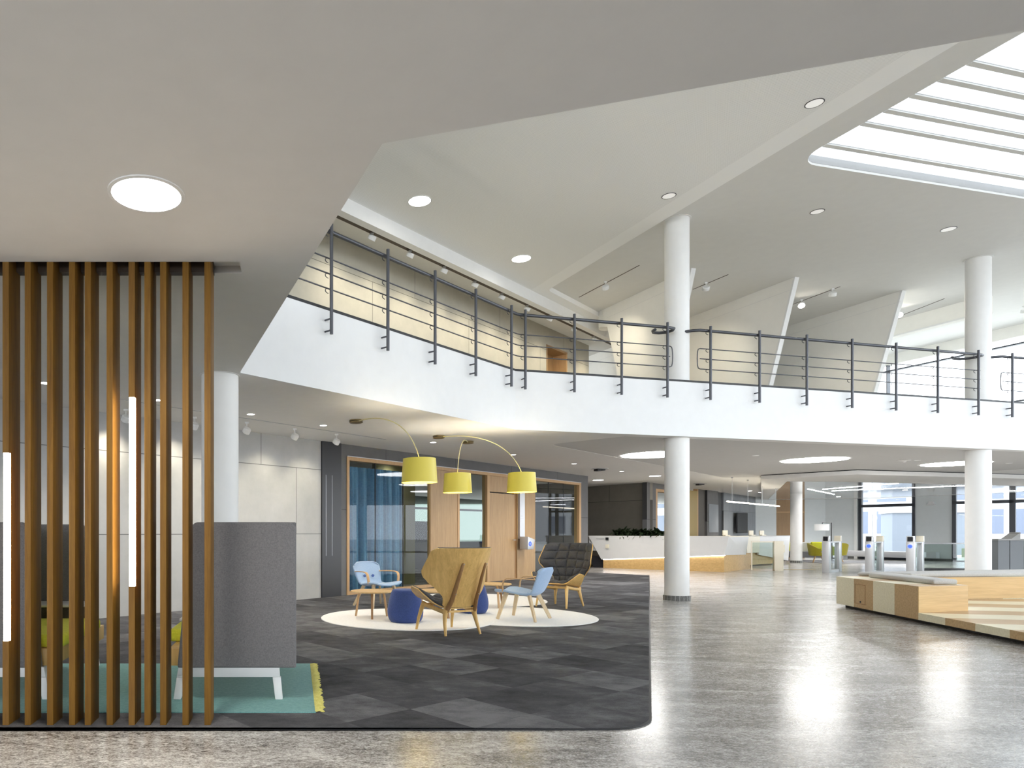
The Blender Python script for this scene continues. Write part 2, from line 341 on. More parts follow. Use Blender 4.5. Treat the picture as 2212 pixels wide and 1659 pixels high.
def roundc(poly, idx, r, n=8):          # round corner idx of polygon
    p = Vector(poly[idx]); a = Vector(poly[idx-1]); b = Vector(poly[(idx+1) % len(poly)])
    da = (a-p).normalized(); db = (b-p).normalized(); ha = math.acos(max(-1, min(1, da.dot(db))))/2
    t = r/math.tan(ha); c = p+(da+db).normalized()*(r/math.sin(ha)); s = p+da*t; e = p+db*t
    a0 = math.atan2(s.y-c.y, s.x-c.x); a1 = math.atan2(e.y-c.y, e.x-c.x); dA = (a1-a0+PI) % (2*PI)-PI
    arc = [(c.x+r*math.cos(a0+dA*k/n), c.y+r*math.sin(a0+dA*k/n)) for k in range(n+1)]
    return list(poly[:idx])+arc+list(poly[idx+1:])
# main wall line  Y = 12.55 + .95 X
WA = math.atan(.95); U = Vector((math.cos(WA), math.sin(WA))); WN = Vector((math.sin(WA), -math.cos(WA)))   # WN points at the hall
def tw(x, c=12.55): Y = c/(1-.95*ray(x)); return ray(x)*Y/U.x
def wpt(t, n=0, c=12.55): p = Vector((0, c))+U*t+WN*n; return (p.x, p.y)
def wbox(name, mat, t0, t1, z0, z1, n0=0, n1=.12, parent=None, c=12.55, bevel=0):   # n measured towards the hall
    b = MB().box(t0, t1, -n1, -n0, z0, z1)
    if parent: return b.build(name, mat, parent, bevel=bevel)
    return b.build(name, mat, None, loc=(0, c, 0), rotz=WA, bevel=bevel)
def seg(name, mat, p, q, z0, z1, th=.2, parent=None):        # wall between two plan points, thickness to the left of p->q
    p = Vector(p); q = Vector(q); d = q-p
    return MB().box(0, d.length, 0, th, z0, z1).build(name, mat, parent, loc=(p.x, p.y, 0), rotz=math.atan2(d.y, d.x))
K1 = 2.988; FL2 = 3.99; Z1 = 6.92; Z2 = 7.04
F0 = (-.619, 7.45); F1 = (3.69, 11.55); F2 = (20.9, 15.85)
E = Vector((.2225, -.975)); D2 = Vector((.972, .235))
BW = lambda Y: 20.2+.2414*(19-Y)           # upper glazing line, right

# ------------------------------------------------------------------ floor, slabs, ceilings
struct(slab('floor', [[(-12, -8.2), (34, -8.2), (34, 46), (-12, 46)]], -.3, 0, 'granite'))
struct(slab('ground_outside', [[(-80, -70), (110, -70), (110, 110), (-80, 110)], [(-12.02, -8.22), (34.02, -8.22), (34.02, 46.02), (-12.02, 46.02)]], -.35, -.05, 'asphalt'))  # added ground; cuts sky light from below, bounces some to ceilings
void = [F0, (.385, 3.052), (26.9, -5.5), F2, F1]
rc = roundc([(4.97, 13.5), (5.95, 12.35), (20.5, 15.95), (19.5, 20.5), (13.6, 21.7)], 0, .35)
outer = [(-12, -8.2), (30.5, -8.2), (30.5, 42), (-12, 42)]
slot = [(-4.2, 4.385), (-.365, 4.385), (-.365, 4.578), (-4.2, 4.578)]
struct(slab('ceiling_lower', [outer, void, rc, slot], K1, K1+.004, 'ceiling_paint'))
struct(slab('ceiling_recess', [outer, void, slot], K1+.004, K1+.055, 'recess_shade'))  # shade of the recess put into a darker ceiling colour
struct(slab('ceiling_lower_deck', [outer, void], K1+.055, FL2-.012, 'ceiling_paint'))
struct(slab('floor_gallery', [outer, void], FL2-.012, FL2, 'gallery_floor'))
# white parapet face and its dark top edge
def strip(name, mat, pts, z0, z1, o0, o1):
    def off(o):
        r = []
        for i, p in enumerate(pts):
            d = []
            if i > 0: a = (Vector(p)-Vector(pts[i-1])).normalized(); d.append(Vector((a.y, -a.x)))
            if i < len(pts)-1: a = (Vector(pts[i+1])-Vector(p)).normalized(); d.append(Vector((a.y, -a.x)))
            n = sum(d, Vector((0, 0)))
            n = n/len(d); n = n/(n.length_squared); r.append((p[0]+n.x*o, p[1]+n.y*o))
        return r
    return MB().prism(off(o0)+off(o1)[::-1], z0, z1).build(name, mat)
struct(strip('trim_1', 'fascia_paint', [F0, F1, F2], K1-.001, FL2-.015, 0, .02))
struct(strip('trim_2', 'black', [F0, F1, F2], FL2-.015, FL2+.02, -.05, .024))
# upper roof and skylight
S0 = Vector((7.79, 10.68)); sky = [tuple(S0), tuple(S0+E*13), tuple(S0+E*13+D2*12.0), tuple(S0+D2*12.0)]
skyr = roundc(sky, 0, .42)
roof_outer = [(-12, -8.2), (BW(-8.2), -8.2), (BW(30), 30), (-12, 30)]
step = roundc([(BW(25), 25), (5.885, 15.99), (11.2, -8.1), (BW(-8.1), -8.1)], 1, .30)
struct(slab('ceiling_upper', [roof_outer, skyr], Z2, Z2+.10, 'upper_paint'))
def bl(X, o): return 12.55+.95*X-o*1.379
perf = [(-11.9, -8.1), (-11.9, max(-8, bl(-11.9, 1.3))), (18, bl(18, 1.3)), (19.2, bl(19.2, 1.56))]
c0 = roundc([(19.2, bl(19.2, 1.56)), (5.885, 15.99), (11.2, -8.1)], 1, .30)
struct(slab('ceiling_perforated', [perf[:3]+c0+[]], Z1, Z2-.002, 'perforated'))
# shaft and fins of the skylight
sh = MB(); n = len(skyr)
sh.v = []; 
sk = slab('skylight_shaft', [[(p[0], p[1]) for p in roundc([tuple(S0-E*.12-D2*.12), tuple(S0+E*13.12-D2*.12), tuple(S0+E*13.12+D2*12.12), tuple(S0-E*.12+D2*12.12)], 0, .42)], skyr], Z2+.10, Z2+.16, 'white_paint')
struct(sk); sk.name = 'trim_3'
for k, ed in enumerate([.41, .96, 1.27, 1.60, 1.93, 2.25]+[]):
    b = MB().box(.0, 11.95, -.036, .036, 0, .03)
    o = b.build('skylight_fin', 'upper_paint', None, loc=(*(S0+E*(ed+.035)+D2*.05), Z2+.02), rotz=DA)
    tag(o, 'grey louvre blade across the skylight, %s' % (['nearest its rounded corner', 'second from its rounded corner', 'third from its rounded corner', 'fourth from its rounded corner', 'fifth from its rounded corner', 'sixth from its rounded corner, high at the right edge'][k] if k < 6 else 'beyond the right edge of the picture'), 'louvre', 'louvre blades of the skylight')
struct(slab('window_11', [skyr], Z2+.036, Z2+.042, 'skylight_glass'))
# beam along the gallery wall with its shadow gap
struct(MB().box(-12, 13.3, -1.30, -1.14, 6.66, Z2).build('trim_4', 'white_paint', None, loc=(0, 12.55, 0), rotz=WA))
# ------------------------------------------------------------------ main wall line
t0, tA, tB, tC = -13.0, tw(693.5), tw(735), tw(748.5)
struct(wbox('wall_left', 'concrete', t0, tA, 0, K1, -.2, 0))
struct(wbox('wall_gallery', 'concrete_warm', t0, tw(1180), FL2, Z2, -.2, 0))
struct(wbox('wall_gallery_end', 'concrete_warm', tw(1225), tw(1272), FL2, Z2, -.2, 0))
struct(wbox('wall_gallery_lintel', 'concrete_warm', tw(1180), tw(1225), 6.55, Z2, -.2, 0))
struct(wbox('wall_dark', 'dark_panel', tA, tB, 0, K1, -.2, .03))
for q in (tA+.10, tA+.27): struct(wbox('wall_dark_groove', 'grey_metal', q, q+.008, .8, 2.35, .03, .033))
tE = tw(1254); tF = tw(1270)
struct(wbox('wall_grey', 'concrete_grey', tB, tC, 0, 2.76, -.2, 0)); struct(wbox('wall_grey', 'concrete_grey', tE, tF, 0, 2.76, -.2, 0))
struct(wbox('wall_grey_lintel', 'concrete_grey', tB, tF, 2.76, K1, -.2, .0))
struct(MB().box(tC, tE, -.03, .0, 2.75, 2.765).build('trim_5', 'light_metal', None, loc=(0, 12.55, 0), rotz=WA))
# meeting room front
fr = thing('glazed_partition', 'oak framed glass and veneer front of the meeting room behind the lounge', 'partition', (0, 12.55, 0), WA)
def fb(name, mat, x0, x1, z0, z1, n0=-.1, n1=-.01): return wbox(name, mat, tw(x0), tw(x1), z0, z1, n0, n1, fr)
fb('frame', 'frame_oak', 748.5, 753.5, 0, 2.76, -.14, .02); fb('frame', 'frame_oak', 753.5, 1250, 2.68, 2.76, -.14, .02); fb('frame', 'frame_oak', 1250, 1254, 0, 2.76, -.14, .02)
fb('frame', 'frame_oak', 753.5, 931, 0, .07, -.14, .02); fb('frame', 'frame_oak', 989, 993, 0, 2.68, -.14, .0); fb('frame', 'frame_oak', 1052, 1057, 0, 2.68, -.14, .01); fb('frame', 'frame_oak', 1157, 1250, 0, .07, -.14, .02)
fb('veneer_panel', 'veneer', 931, 989, 0, 2.68); fb('veneer_panel', 'veneer', 1057, 1160-3, 2.28, 2.68)
fb('veneer_panel', 'veneer', 1118, 1157, 0, 2.28); fb('door_leaf', 'veneer', 1058, 1113, 0, 2.25, -.1, -.02); fb('door_jamb', 'dark_oak', 1113, 1118, 0, 2.28, -.1, -.04)
for a, b in ((753.5, 815), (815.5, 875), (875.5, 931), (993, 1052), (1157, 1189), (1189.5, 1221), (1221.5, 1250)):
    fb('glass_pane', 'room_glass', a, b, .07, 2.68, -.07, -.055)
for x in (815.2, 875.2, 1189.2, 1221.2): fb('glass_joint', 'black', x-.25, x+.25, .07, 2.68, -.075, -.05)
h = MB().tube([(tw(1110)-.0, .02, 1.05), (tw(1110), -.06, 1.05), (tw(1110)-.14, -.06, 1.05)], .011, 8).build('door_handle', 'grey_metal', fr, True)
# grey post with reader beside the door
ps = thing('access_post', 'pale grey duct with tilted card reader and glowing blue ring beside the veneer door', 'card reader', (0, 12.55, 0), WA)
wbox('duct', 'light_metal', tw(1119.5), tw(1130), 1.08, 2.62, -.0, .05, ps)
hd = MB().vprism([(0, 0), (.30, 0), (.38, .26), (.0, .34)], 0, .24).build('reader_head', 'light_metal', ps, bevel=.008); hd.location = (tw(1119)-.03, -.30, .80)
MB().ring([(.062, 0), (.062, .012), (.038, .012), (.038, 0)], 24).build('light_ring', 'blue_ring', hd, True).matrix_local = Matrix.Translation((.10, -.004, .15)) @ Matrix.Rotation(PI/2, 4, 'X')
MB().box(.14, .24, .06, .18, .315, .322).build('display', 'screen_black', hd)
MB().box(tw(1121), tw(1127), -.053, -.05, 1.62, 1.625).build('sign_line', 'grey_metal', ps); MB().box(tw(1121), tw(1125), -.053, -.05, 1.68, 1.69).build('sign_line', 'grey_metal', ps)
# meeting room shell behind the glass
RB = -5.0
struct(wbox('wall_room_back', 'slate_wall', tB, tw(1010), 0, K1, RB-.2, RB)); struct(wbox('wall_room_back', 'slate_wall', tw(1120), tF+2.2, 0, .9, RB-.2, RB))
struct(wbox('wall_room_back', 'pale_wall', tw(1010), tw(1120), 2.5, K1, RB-.2, RB))
struct(wbox('wall_room_partition', 'olive_panel', tw(888), tw(972), 0, K1, -1.1, -1.0)); struct(wbox('wall_room_partition', 'dark_panel', tw(1150), tw(1262), 0, .95, -1.3, -1.2))
struct(wbox('wall_room_side', 'pale_wall', tB-.1, tB, 0, K1, RB, -.2)); struct(wbox('wall_room_side', 'slate_wall', tF+2.2, tF+2.3, 0, K1, RB, -1.2))
for i, q in enumerate((tw(1010), tw(1065), tw(1120), tw(1185), tw(1240))): struct(wbox('window_%d' % (i+3), 'window_frame', q, q+.09, 0, 2.5, RB-.1, RB))
struct(wbox('window_8', 'window_frame', tw(1010), tF+2.2, 2.05, 2.12, RB-.1, RB))
for xx, nn, pw, d in ((775, -.16, 45, 'before the left end of the blue curtain'), (835, -.16, 45, 'before the middle of the blue curtain'), (885, -.16, 35, 'before the right end of the blue curtain'), (912, -.7, 18, 'beside the gold partition'), (1020, -1.8, 9, 'behind the middle glass pane'), (1185, -1.6, 9, 'behind the right glass panes'), (1235, -2.6, 9, 'deep behind the right glass panes')):  # invented lamps, added to brighten the curtain and the room interior
    q = wpt(tw(xx), nn); t = thing('room_fill_light', 'light added in the meeting room '+d, 'ceiling light', (q[0], q[1], K1), group='lights added inside the meeting room')
    MB().lathe([(0, -.006), (.05, -.006), (.055, 0), (0, 0)], 24).build('diffuser', 'lamp_white', t, True)
    lamp('SPOT', (0, 0, -.03), pw, (1, .95, .88), t, spot_size=2.4, spot_blend=1, shadow_soft_size=.05)
struct(wbox('window_8_glass', 'tinted_glass', tw(1010), tF+2.2, .05, 2.5, RB-.04, RB-.03))
tag(wbox('hedge', 'shrub_green', tw(985), tF+4, 0, 1.7, -8.6, -7.6), 'green hedge outside the back windows of the meeting room', 'hedge')
# curtain: folded cloth behind the left panes
def curtain(name, a, b, z0, z1, n, lab, amp=.055, folds=15):
    T0, T1 = tw(a), tw(b)
    def fn(u, v):
        w_ = u*folds*2*PI; A = amp*(.8+.35*math.sin(u*17))*(1-.3*v)
        return (T0+(T1-T0)*u+.03*math.sin(w_*.5+1), -n+A*math.sin(w_+.7*math.sin(u*23))+.02*math.sin(w_*2.3), z0+(z1-z0)*v)
    o = MB().sheet(fn, folds*12, 5, .006).build(name, 'curtain_blue', None, True, (0, 12.55, 0), WA, 80)
    return tag(o, lab, 'curtain')
curtain('curtain', 755, 893, .03, 2.60, -.32, 'long blue folded curtain behind the left glass panes of the meeting room')
curtain('curtain', 994, 1008, .03, 2.60, -.45, 'narrow blue curtain bunch behind the middle glass pane', folds=4)
curtain('curtain', 1158, 1180, .03, 2.60, -.45, 'dark blue curtain bunch behind the right glass pane near the dark armchair', folds=5)
# gallery door niche
struct(wbox('door_1', 'door_veneer', tw(1180), tw(1225), FL2, 6.55, -.45, -.40)); struct(wbox('door_1_jamb', 'door_veneer', tw(1180), tw(1180)+.06, FL2, 6.55, -.4, .01))
struct(wbox('door_1_jamb', 'frame_oak', tw(1225)-.06, tw(1225), FL2, 6.55, -.4, .01)); struct(wbox('door_1_jamb', 'door_veneer', tw(1180), tw(1225), 6.49, 6.55, -.4, .01))
# beyond the gallery wall
struct(seg('wall_gallery_far', 'blue_grey_wall', (7.9, 24.2), (17.5, 29.5), FL2, Z2))
struct(seg('wall_gallery_niche', 'dark_red', (9.6, 22.9), (10.6, 23.9), FL2, FL2+.9, .1))

# ------------------------------------------------------------------ slanted gallery walls
FD = Vector((-.2345, .972))      # from tip to back
def fin(name, tip, L, zlow, dY, back=None):
    d = FD; poly = [(0, Z2), (L, Z2), (L, FL2), (dY*1.55, FL2), (0, Z2)][:-1]
    if back: poly = [(0, Z2)]+back+[(dY*1.55, FL2)]
    o = MB().vprism(poly, -.11, 0).build(name, 'fin_paint', None, loc=(tip[0], tip[1], 0), rotz=math.atan2(d.y, d.x))
    struct(o)
    a = o.rotation_euler.z
    g = MB().vprism([(.02, 6.78), (L if not back else 2.7, 6.78), (L if not back else 2.7, 6.788), (.02, 6.788)], .0, .0015).build(name+'_joint', 'upper_paint', None, loc=o.location, rotz=a); struct(g)
    e = MB().vprism([(-.03, Z2), (.02, Z2), (dY*1.55+.02, FL2), (dY*1.55-.03, FL2)], -.115, .004).build(name+'_edge', 'white_paint', None, loc=o.location, rotz=a); struct(e)
fin('wall_slanted', (11.3, 15.5), 9.5, 0, .55); fin('wall_slanted', (14.49, 16.36), 9.5, 0, .55)
fin('wall_slanted', (8.65, 14.98), 2.95, 0, .55, back=[(2.95, Z2), (2.95, 6.62), (2.7, 6.55), (2.35, 5.35), (1.95, FL2)])
q = Vector((8.65, 14.98))+FD*2.85
struct(slab('trim_6', [roundc([tuple(q-Vector((.0, 0))), tuple(q+FD*.35-Vector((.0, 0))), tuple(q+FD*.35+Vector((1.6, .6))), tuple(q+Vector((1.6, .0)))], 1, .3)], 6.62, Z2, 'fin_paint'))
# beams and glazing at the right of the gallery
p = Vector((16.95, 16.7))
struct(MB().box(0, 9, -.12, .12, 6.62, Z2).build('trim_7', 'fin_paint', None, loc=(p.x, p.y, 0), rotz=math.atan2(FD.y, FD.x)))
struct(MB().box(0, 9, .12, .16, 6.60, 6.64).build('trim_8', 'white_paint', None, loc=(p.x, p.y, 0), rotz=math.atan2(FD.y, FD.x)))
g0 = Vector((BW(30), 30)); g1 = Vector((BW(-8.1), -8.1)); gd = (g1-g0); GA = math.atan2(gd.y, gd.x); GL = gd.length
struct(MB().box(0, GL, -.05, .2, 6.72, Z2).build('wall_right_head', 'fin_paint', None, loc=(g0.x, g0.y, 0), rotz=GA))
struct(MB().box(0, GL, -.05, .1, 6.50, 6.54).box(0, GL, -.05, .1, 4.9, 4.94).box(0, GL, -.05, .1, FL2, FL2+.06).build('window_1', 'window_frame', None, loc=(g0.x, g0.y, 0), rotz=GA))
m_ = MB()
for k in range(1, 15): m_.box(k*GL/15-.012, k*GL/15+.012, -.05, .1, FL2, 6.72)
struct(m_.build('window_1_mullions', 'window_frame', None, loc=(g0.x, g0.y, 0), rotz=GA))
struct(MB().box(0, GL, .02, .03, FL2, 6.72).build('window_1_glass', 'window_glass', None, loc=(g0.x, g0.y, 0), rotz=GA))
# room sides that stay outside the picture

def openwall(name, p, q, bands, step):
    p = Vector(p); q = Vector(q); L = (q-p).length; m = MB()
    for z0, z1 in bands: m.box(0, L, -.05, .05, z0, z1)
    x = 0
    while x < L: m.box(x, x+.09, -.06, .06, bands[0][0], bands[-1][1]); x += step
    struct(m.build(name, 'white_paint', None, loc=(p.x, p.y, 0), rotz=math.atan2(q.y-p.y, q.x-p.x)))
openwall('wall_back', (-9.3, -8.2), (30.3, -8.2), ((0, .75), (2.95, 4.05), (6.95, 7.04)), 2.6)
openwall('wall_far_left', (-9.3, 3.8), (-9.3, -8.2), ((0, .3), (2.95, 4.05), (6.95, 7.04)), 2.4)
openwall('wall_right', (30.3, -8.2), (30.3, 26.4), ((0, .08), (2.95, 3.99)), 2.6)

# ------------------------------------------------------------------ columns
def column(cx, cyy, ztop, lab, upper=False, base=True):
    t = thing('column', lab, 'column', (cx, cyy, 0), group='round white columns')
    if upper:
        MB().lathe([(.205, 0), (.205, K1)], 48).build('shaft', 'column_paint', t, True); MB().lathe([(.205, FL2), (.205, Z2)], 48).build('shaft', 'column_paint', t, True)
        MB().ring([(.205, Z2-.012), (.235, Z2-.012), (.235, Z2-.002), (.205, Z2-.002)], 40).build('collar', 'ceiling_paint', t, True)
    else: MB().lathe([(.205, 0), (.205, K1)], 48).build('shaft', 'column_paint', t, True)
    MB().ring([(.205, K1-.008), (.222, K1-.008), (.222, K1-.001), (.205, K1-.001)], 40).build('collar', 'ceiling_paint', t, True)
    if base:
        MB().ring([(.205, 0), (.228, 0), (.228, .088), (.205, .088)], 40).build('stone_base', 'base_stone', t, True)
t = NT('base_stone'); tc = t.n('ShaderNodeTexCoord'); sp = t.n('ShaderNodeSeparateXYZ'); t.l(tc.outputs['Object'], sp.inputs[0])
an = t.math('ARCTAN2', sp.outputs[1], sp.outputs[0]); jn = t.math('LESS_THAN', t.math('FRACT', t.math('MULTIPLY', an, 20/(2*PI))), .09)
nz = t.n('ShaderNodeTexNoise', i_Scale=90.0, i_Detail=4.0); t.l(tc.outputs['Object'], nz.inputs[0])
t.l(t.mix(jn, t.ramp(nz.outputs[0], [(.35, (.05, .05, .045, 1)), (.65, (.22, .22, .21, 1))]), (.5, .5, .48, 1)), t.b.inputs['Base Color']); t.b.inputs['Roughness'].default_value = .4; M['base_stone'] = t.m
column(-.845, 7.57, K1, 'round white column behind the oak slat screen')
column(7.05, 12.65, Z2, 'tall round white column in the middle, standing on the granite beside the carpet', True)
column(14.45, 14.47, Z2, 'tall round white column at the right, behind the wooden bench platform', True)
column(20.65, 28.2, K1, 'slender far white column beside the reception counter')

# ------------------------------------------------------------------ railings
def rline(x, o):            # plan point of image column x on the parapet line, o metres in front of it
    a = ray(x)
    Y = (8.04-o*1.38)/(1-.952*a); X = a*Y
    if x > 1112: Y = (11.55-.25*3.69-o*1.031)/(1-.25*a); X = a*Y
    return Vector((X, Y))
def railing(lab, xs, start, end, lead=None, tail=None):
    rt = thing('railing', lab, 'railing', (0, 0, 0), group='grey steel railings of the gallery')
    for x in xs:
        p = rline(x, .13); q = rline(x, .0)
        MB().tube([(p.x, p.y, 3.65), (p.x, p.y, 4.985)], .0215, 14).build('post', 'rail_metal', rt, True, ang=60)
        d = (U if x < 1112 else Vector((.970, .243))); n = Vector((d.y, -d.x))
        for z in (3.70, 3.84): MB().tube([(*p, z), (*(p-n*.12), z)], .011, 8).build('bolt', 'rail_metal', rt, True)
        for z in (4.21, 4.395, 4.58, 4.90):
            c = p-n*.02; hk = []
            for k in range(9):
                th = PI*k/8; hk.append((*(c-n*.03-d*(.005+.05*math.sin(th))), z-.028-.028*math.cos(th)))
            MB().tube(hk, .0055, 6).build('hook', 'rail_metal', rt, True)
    def path(o, z): 
        P = [rline(start, o)]
        if start < 1112 < end: 
            c = Vector(F1)+Vector((.46, -.86))*o; P += [c-U*.12, c-U*.04, c+Vector((.970, .243))*.04, c+Vector((.970, .243))*.12]
        P.append(rline(end, o)); return [(p.x, p.y, z) for p in P]
    hp = path(.075, 4.915)
    if lead: hp = [(hp[0][0]+a, hp[0][1]+b, 4.915) for a, b in lead]+hp
    if tail: hp = hp+[(hp[-1][0]+a, hp[-1][1]+b, 4.915) for a, b in tail]
    MB().tube(hp, .0265, 12).build('handrail', 'rail_metal', rt, True, ang=60)
    for z in (4.21, 4.395, 4.58): MB().tube(path(.085, z), .009, 8).build('rail', 'rail_metal', rt, True, ang=60)
    if lead or tail:
        P = rline(start if lead else end, .085); s = -1 if lead else 1
        d = Vector((.970, .243)); pts = []
        for k in range(9):
            th = PI*k/8-PI/2; r = .185; off = .06*math.cos(th)**.5 if math.cos(th) > 0 else 0
            pts.append((*(P+d*s*off), 4.395+.185*math.sin(th)))
        MB().tube(pts, .009, 8).build('end_loop', 'rail_metal', rt, True, ang=80)
railing('long grey steel railing from the slanted ceiling edge round the bend to the middle column', [716, 838, 940, 1028, 1105, 1135, 1241, 1343, 1442], 560, 1447, tail=[(.10, .05), (.14, .16), (.10, .28), (-.02, .33), (-.14, .30), (-.2, .2), (-.2, .12)])
railing('grey steel railing on the parapet between the middle and right columns', [1535, 1641, 1743, 1841, 1936, 2026, 2114], 1512, 2117, lead=[(-.38, .16), (-.24, .10), (-.12, .03)], tail=[(.10, .05), (.14, .18), (.08, .30), (-.06, .36), (-.22, .34), (-.36, .22)])
railing('short grey steel railing right of the right column, cut by the picture edge', [2187, 2275, 2355], 2166, 2420, lead=[(-.34, .14), (-.22, .10), (-.12, .03)])

# ------------------------------------------------------------------ carpet
cp = [(-8.6, 4.37), (2.232, 4.32), (10.2, 19.75), (9.3, 20.95), wpt(tF-.02, .02), wpt(tB, .04), wpt(tA, .04), wpt(-12.0, .01)]
cp = roundc(cp, 1, .48, 12); 
co_ = slab('floor_carpet', [cp], 0, .012, 'carpet'); struct(co_)
struct(slab('trim_9', [[(p[0]+(0.012 if p[0] > 0 else 0), p[1]-.012) for p in cp]], 0, .009, 'black'))

# ------------------------------------------------------------------ slat screen
scr = thing('slat_screen', 'room divider of upright oak slats with two glowing light tubes', 'screen', (0, 4.385, 0))
wpx = 13.3/F*4.385
lefts = [-42, 5.5, 53.1, 101.2, 148.8, 182.9, 230.1, 277.7, 311.8, 345.7, 393.9, 441.4]
sx = lambda x: ray(x)*4.385
for i, x in enumerate(lefts):
    X = sx(x); tube = {1: (978, 1385), 7: (858, 1267)}.get(i)
    za = lambda y: H+(CY-y)/F*4.385
    if tube:
        z1, z0 = za(tube[0]), za(tube[1])
        MB().box(X, X+wpx, .0, .183, .012, z0).box(X, X+wpx, .035, .183, z0, z1).box(X, X+wpx, 0, .183, z1, K1+.04).build('slat', 'slat_oak', scr)
        MB().prism([(X+.001, .034), (X+.001, .012), (X+.006, .003), (X+.013, 0), (X+wpx-.013, 0), (X+wpx-.006, .003), (X+wpx-.001, .012), (X+wpx-.001, .034)], z0, z1).build('light_tube', 'tube_warm', scr, True, ang=50)
    else: MB().box(X, X+wpx, 0, .183, .012, K1+.04).build('slat', 'slat_oak', scr, bevel=.0015)
MB().box(-4.2, sx(459), -.012, .19, 0, .011).build('base_channel', 'black', scr)
MB().box(-4.2, sx(456), .12, .185, K1-.02, K1+.052).build('top_rail', 'dark_brown', scr)
struct(MB().box(-4.2, -.365, 4.385, 4.578, K1+.05, K1+.054).build('trim_10', 'ceiling_paint'))

# ------------------------------------------------------------------ teal rug with fringe
rg = thing('teal_rug', 'teal woven rug with yellow fringe under the high-backed sofas', 'rug', (0, 0, .012))
MB().box(-3.2, .135, 4.68, 6.41, 0, .008).build('rug_field', 'teal_weave', rg)
fm = MB()
for k in range(150):
    y = 4.70+1.69*k/149; L = random.uniform(.05, .075); dy = random.uniform(-.012, .012)
    fm.tube([(.130, y, .005), (.13+L*.5, y+dy*.3, .011), (.13+L, y+dy, .004)], [.0045, .004, .003], 5)
    fm.tube([(.135, y+.004, .007), (.13+L*.6, y-dy, .012), (.13+L*.9, y-dy*1.6, .006)], [.004, .004, .003], 5)
fm.build('fringe', 'fringe_yellow', rg, True)

# ------------------------------------------------------------------ high-backed sofas (open side towards +x in local space)
def sofa(lab, loc, rotz):
    t = thing('high_back_sofa', lab, 'sofa', loc, rotz, 'grey high-backed sofas with lime seats')
    W2 = .72; zt, zb = 1.305, .245
    for s in (-1, 1):
        poly = [(-.44, zb), (.425, zb), (.325, zt-.03), (.29, zt), (-.40, zt), (-.44, zt-.04)]
        MB().vprism(poly, s*W2-(.06 if s > 0 else 0), s*W2+(0 if s > 0 else .06)).build('side_panel', 'grey_weave', t, bevel=.016)
    MB().box(-.44, -.37, -W2+.058, W2-.058, zb, zt).build('back_panel', 'grey_weave', t, bevel=.012)
    MB().box(-.36, .50, -W2+.07, W2-.07, .25, .375).build('seat_base', 'shell_oak', t, bevel=.004)
    MB().box(-.22, .56, -W2+.09, W2-.36, .376, .475).build('seat_cushion', 'lime_wool', t, bevel=.035)
    MB().vprism([(-.36, .376), (-.22, .376), (-.30, .95), (-.365, .95)], -W2+.09, W2-.36).build('back_cushion', 'lime_wool', t, bevel=.025)
    MB().box(-.10, .42, W2-.44, W2-.07, .575, .597).build('tray_table', 'white_gloss', t, bevel=.006)
    MB().tube([(.1, W2-.22, .37), (.1, W2-.22, .58)], .03, 12).build('tray_stem', 'sofa_leg', t, True)
    for s in (-1, 1):
        y = s*(W2-.10)
        MB().vprism([(-.315, .245), (.425, .245), (.44, .165), (-.32, .165)], y-.035, y+.035).build('leg_beam', 'sofa_leg', t, bevel=.006)
        MB().vprism([(-.325, .165), (-.265, .165), (-.285, 0), (-.34, 0)], y-.03, y+.03).build('leg', 'sofa_leg', t, bevel=.005)
        MB().vprism([(.375, .165), (.44, .165), (.465, 0), (.41, 0)], y-.03, y+.03).build('leg', 'sofa_leg', t, bevel=.005)
    return t
sofa('grey high-backed sofa whose side panel shows right of the slats on the teal rug', (-.44, 5.67, .020), PI)
sofa('grey high-backed sofa with lime seat seen through the slats at the far left', (-2.28, 5.67, .020), 0)
# magazine on tray of right-hand sofa
tag(MB().box(-.10, .10, -.07, .07, 0, .01).box(-.08, .12, -.06, .08, .01, .018).build('magazine', 'lime_wool', None, loc=(-.60, 5.24, .619), rotz=.2), 'small magazine pile on the tray glimpsed between the slats', 'magazine')

# ------------------------------------------------------------------ round rugs
for i, (x, y, r, z, lab) in enumerate(((1.57, 9.77, 1.215, .0175, 'round cream rug at the front left under the wooden-backed armchair'), (3.17, 10.14, 1.21, .0155, 'round cream rug at the right under the light blue armchair'), (3.32, 12.55, 1.22, .0135, 'round cream rug at the back under the dark tufted armchair side'))):
    tag(MB().lathe([(r-.006, .012), (r, .014), (r, z+.004), (r-.006, z+.008)], 96).build('round_rug', 'rug_cream', None, False, (x, y, 0)), lab, 'rug', 'round cream rugs overlapping on the carpet')
CZ = .0245

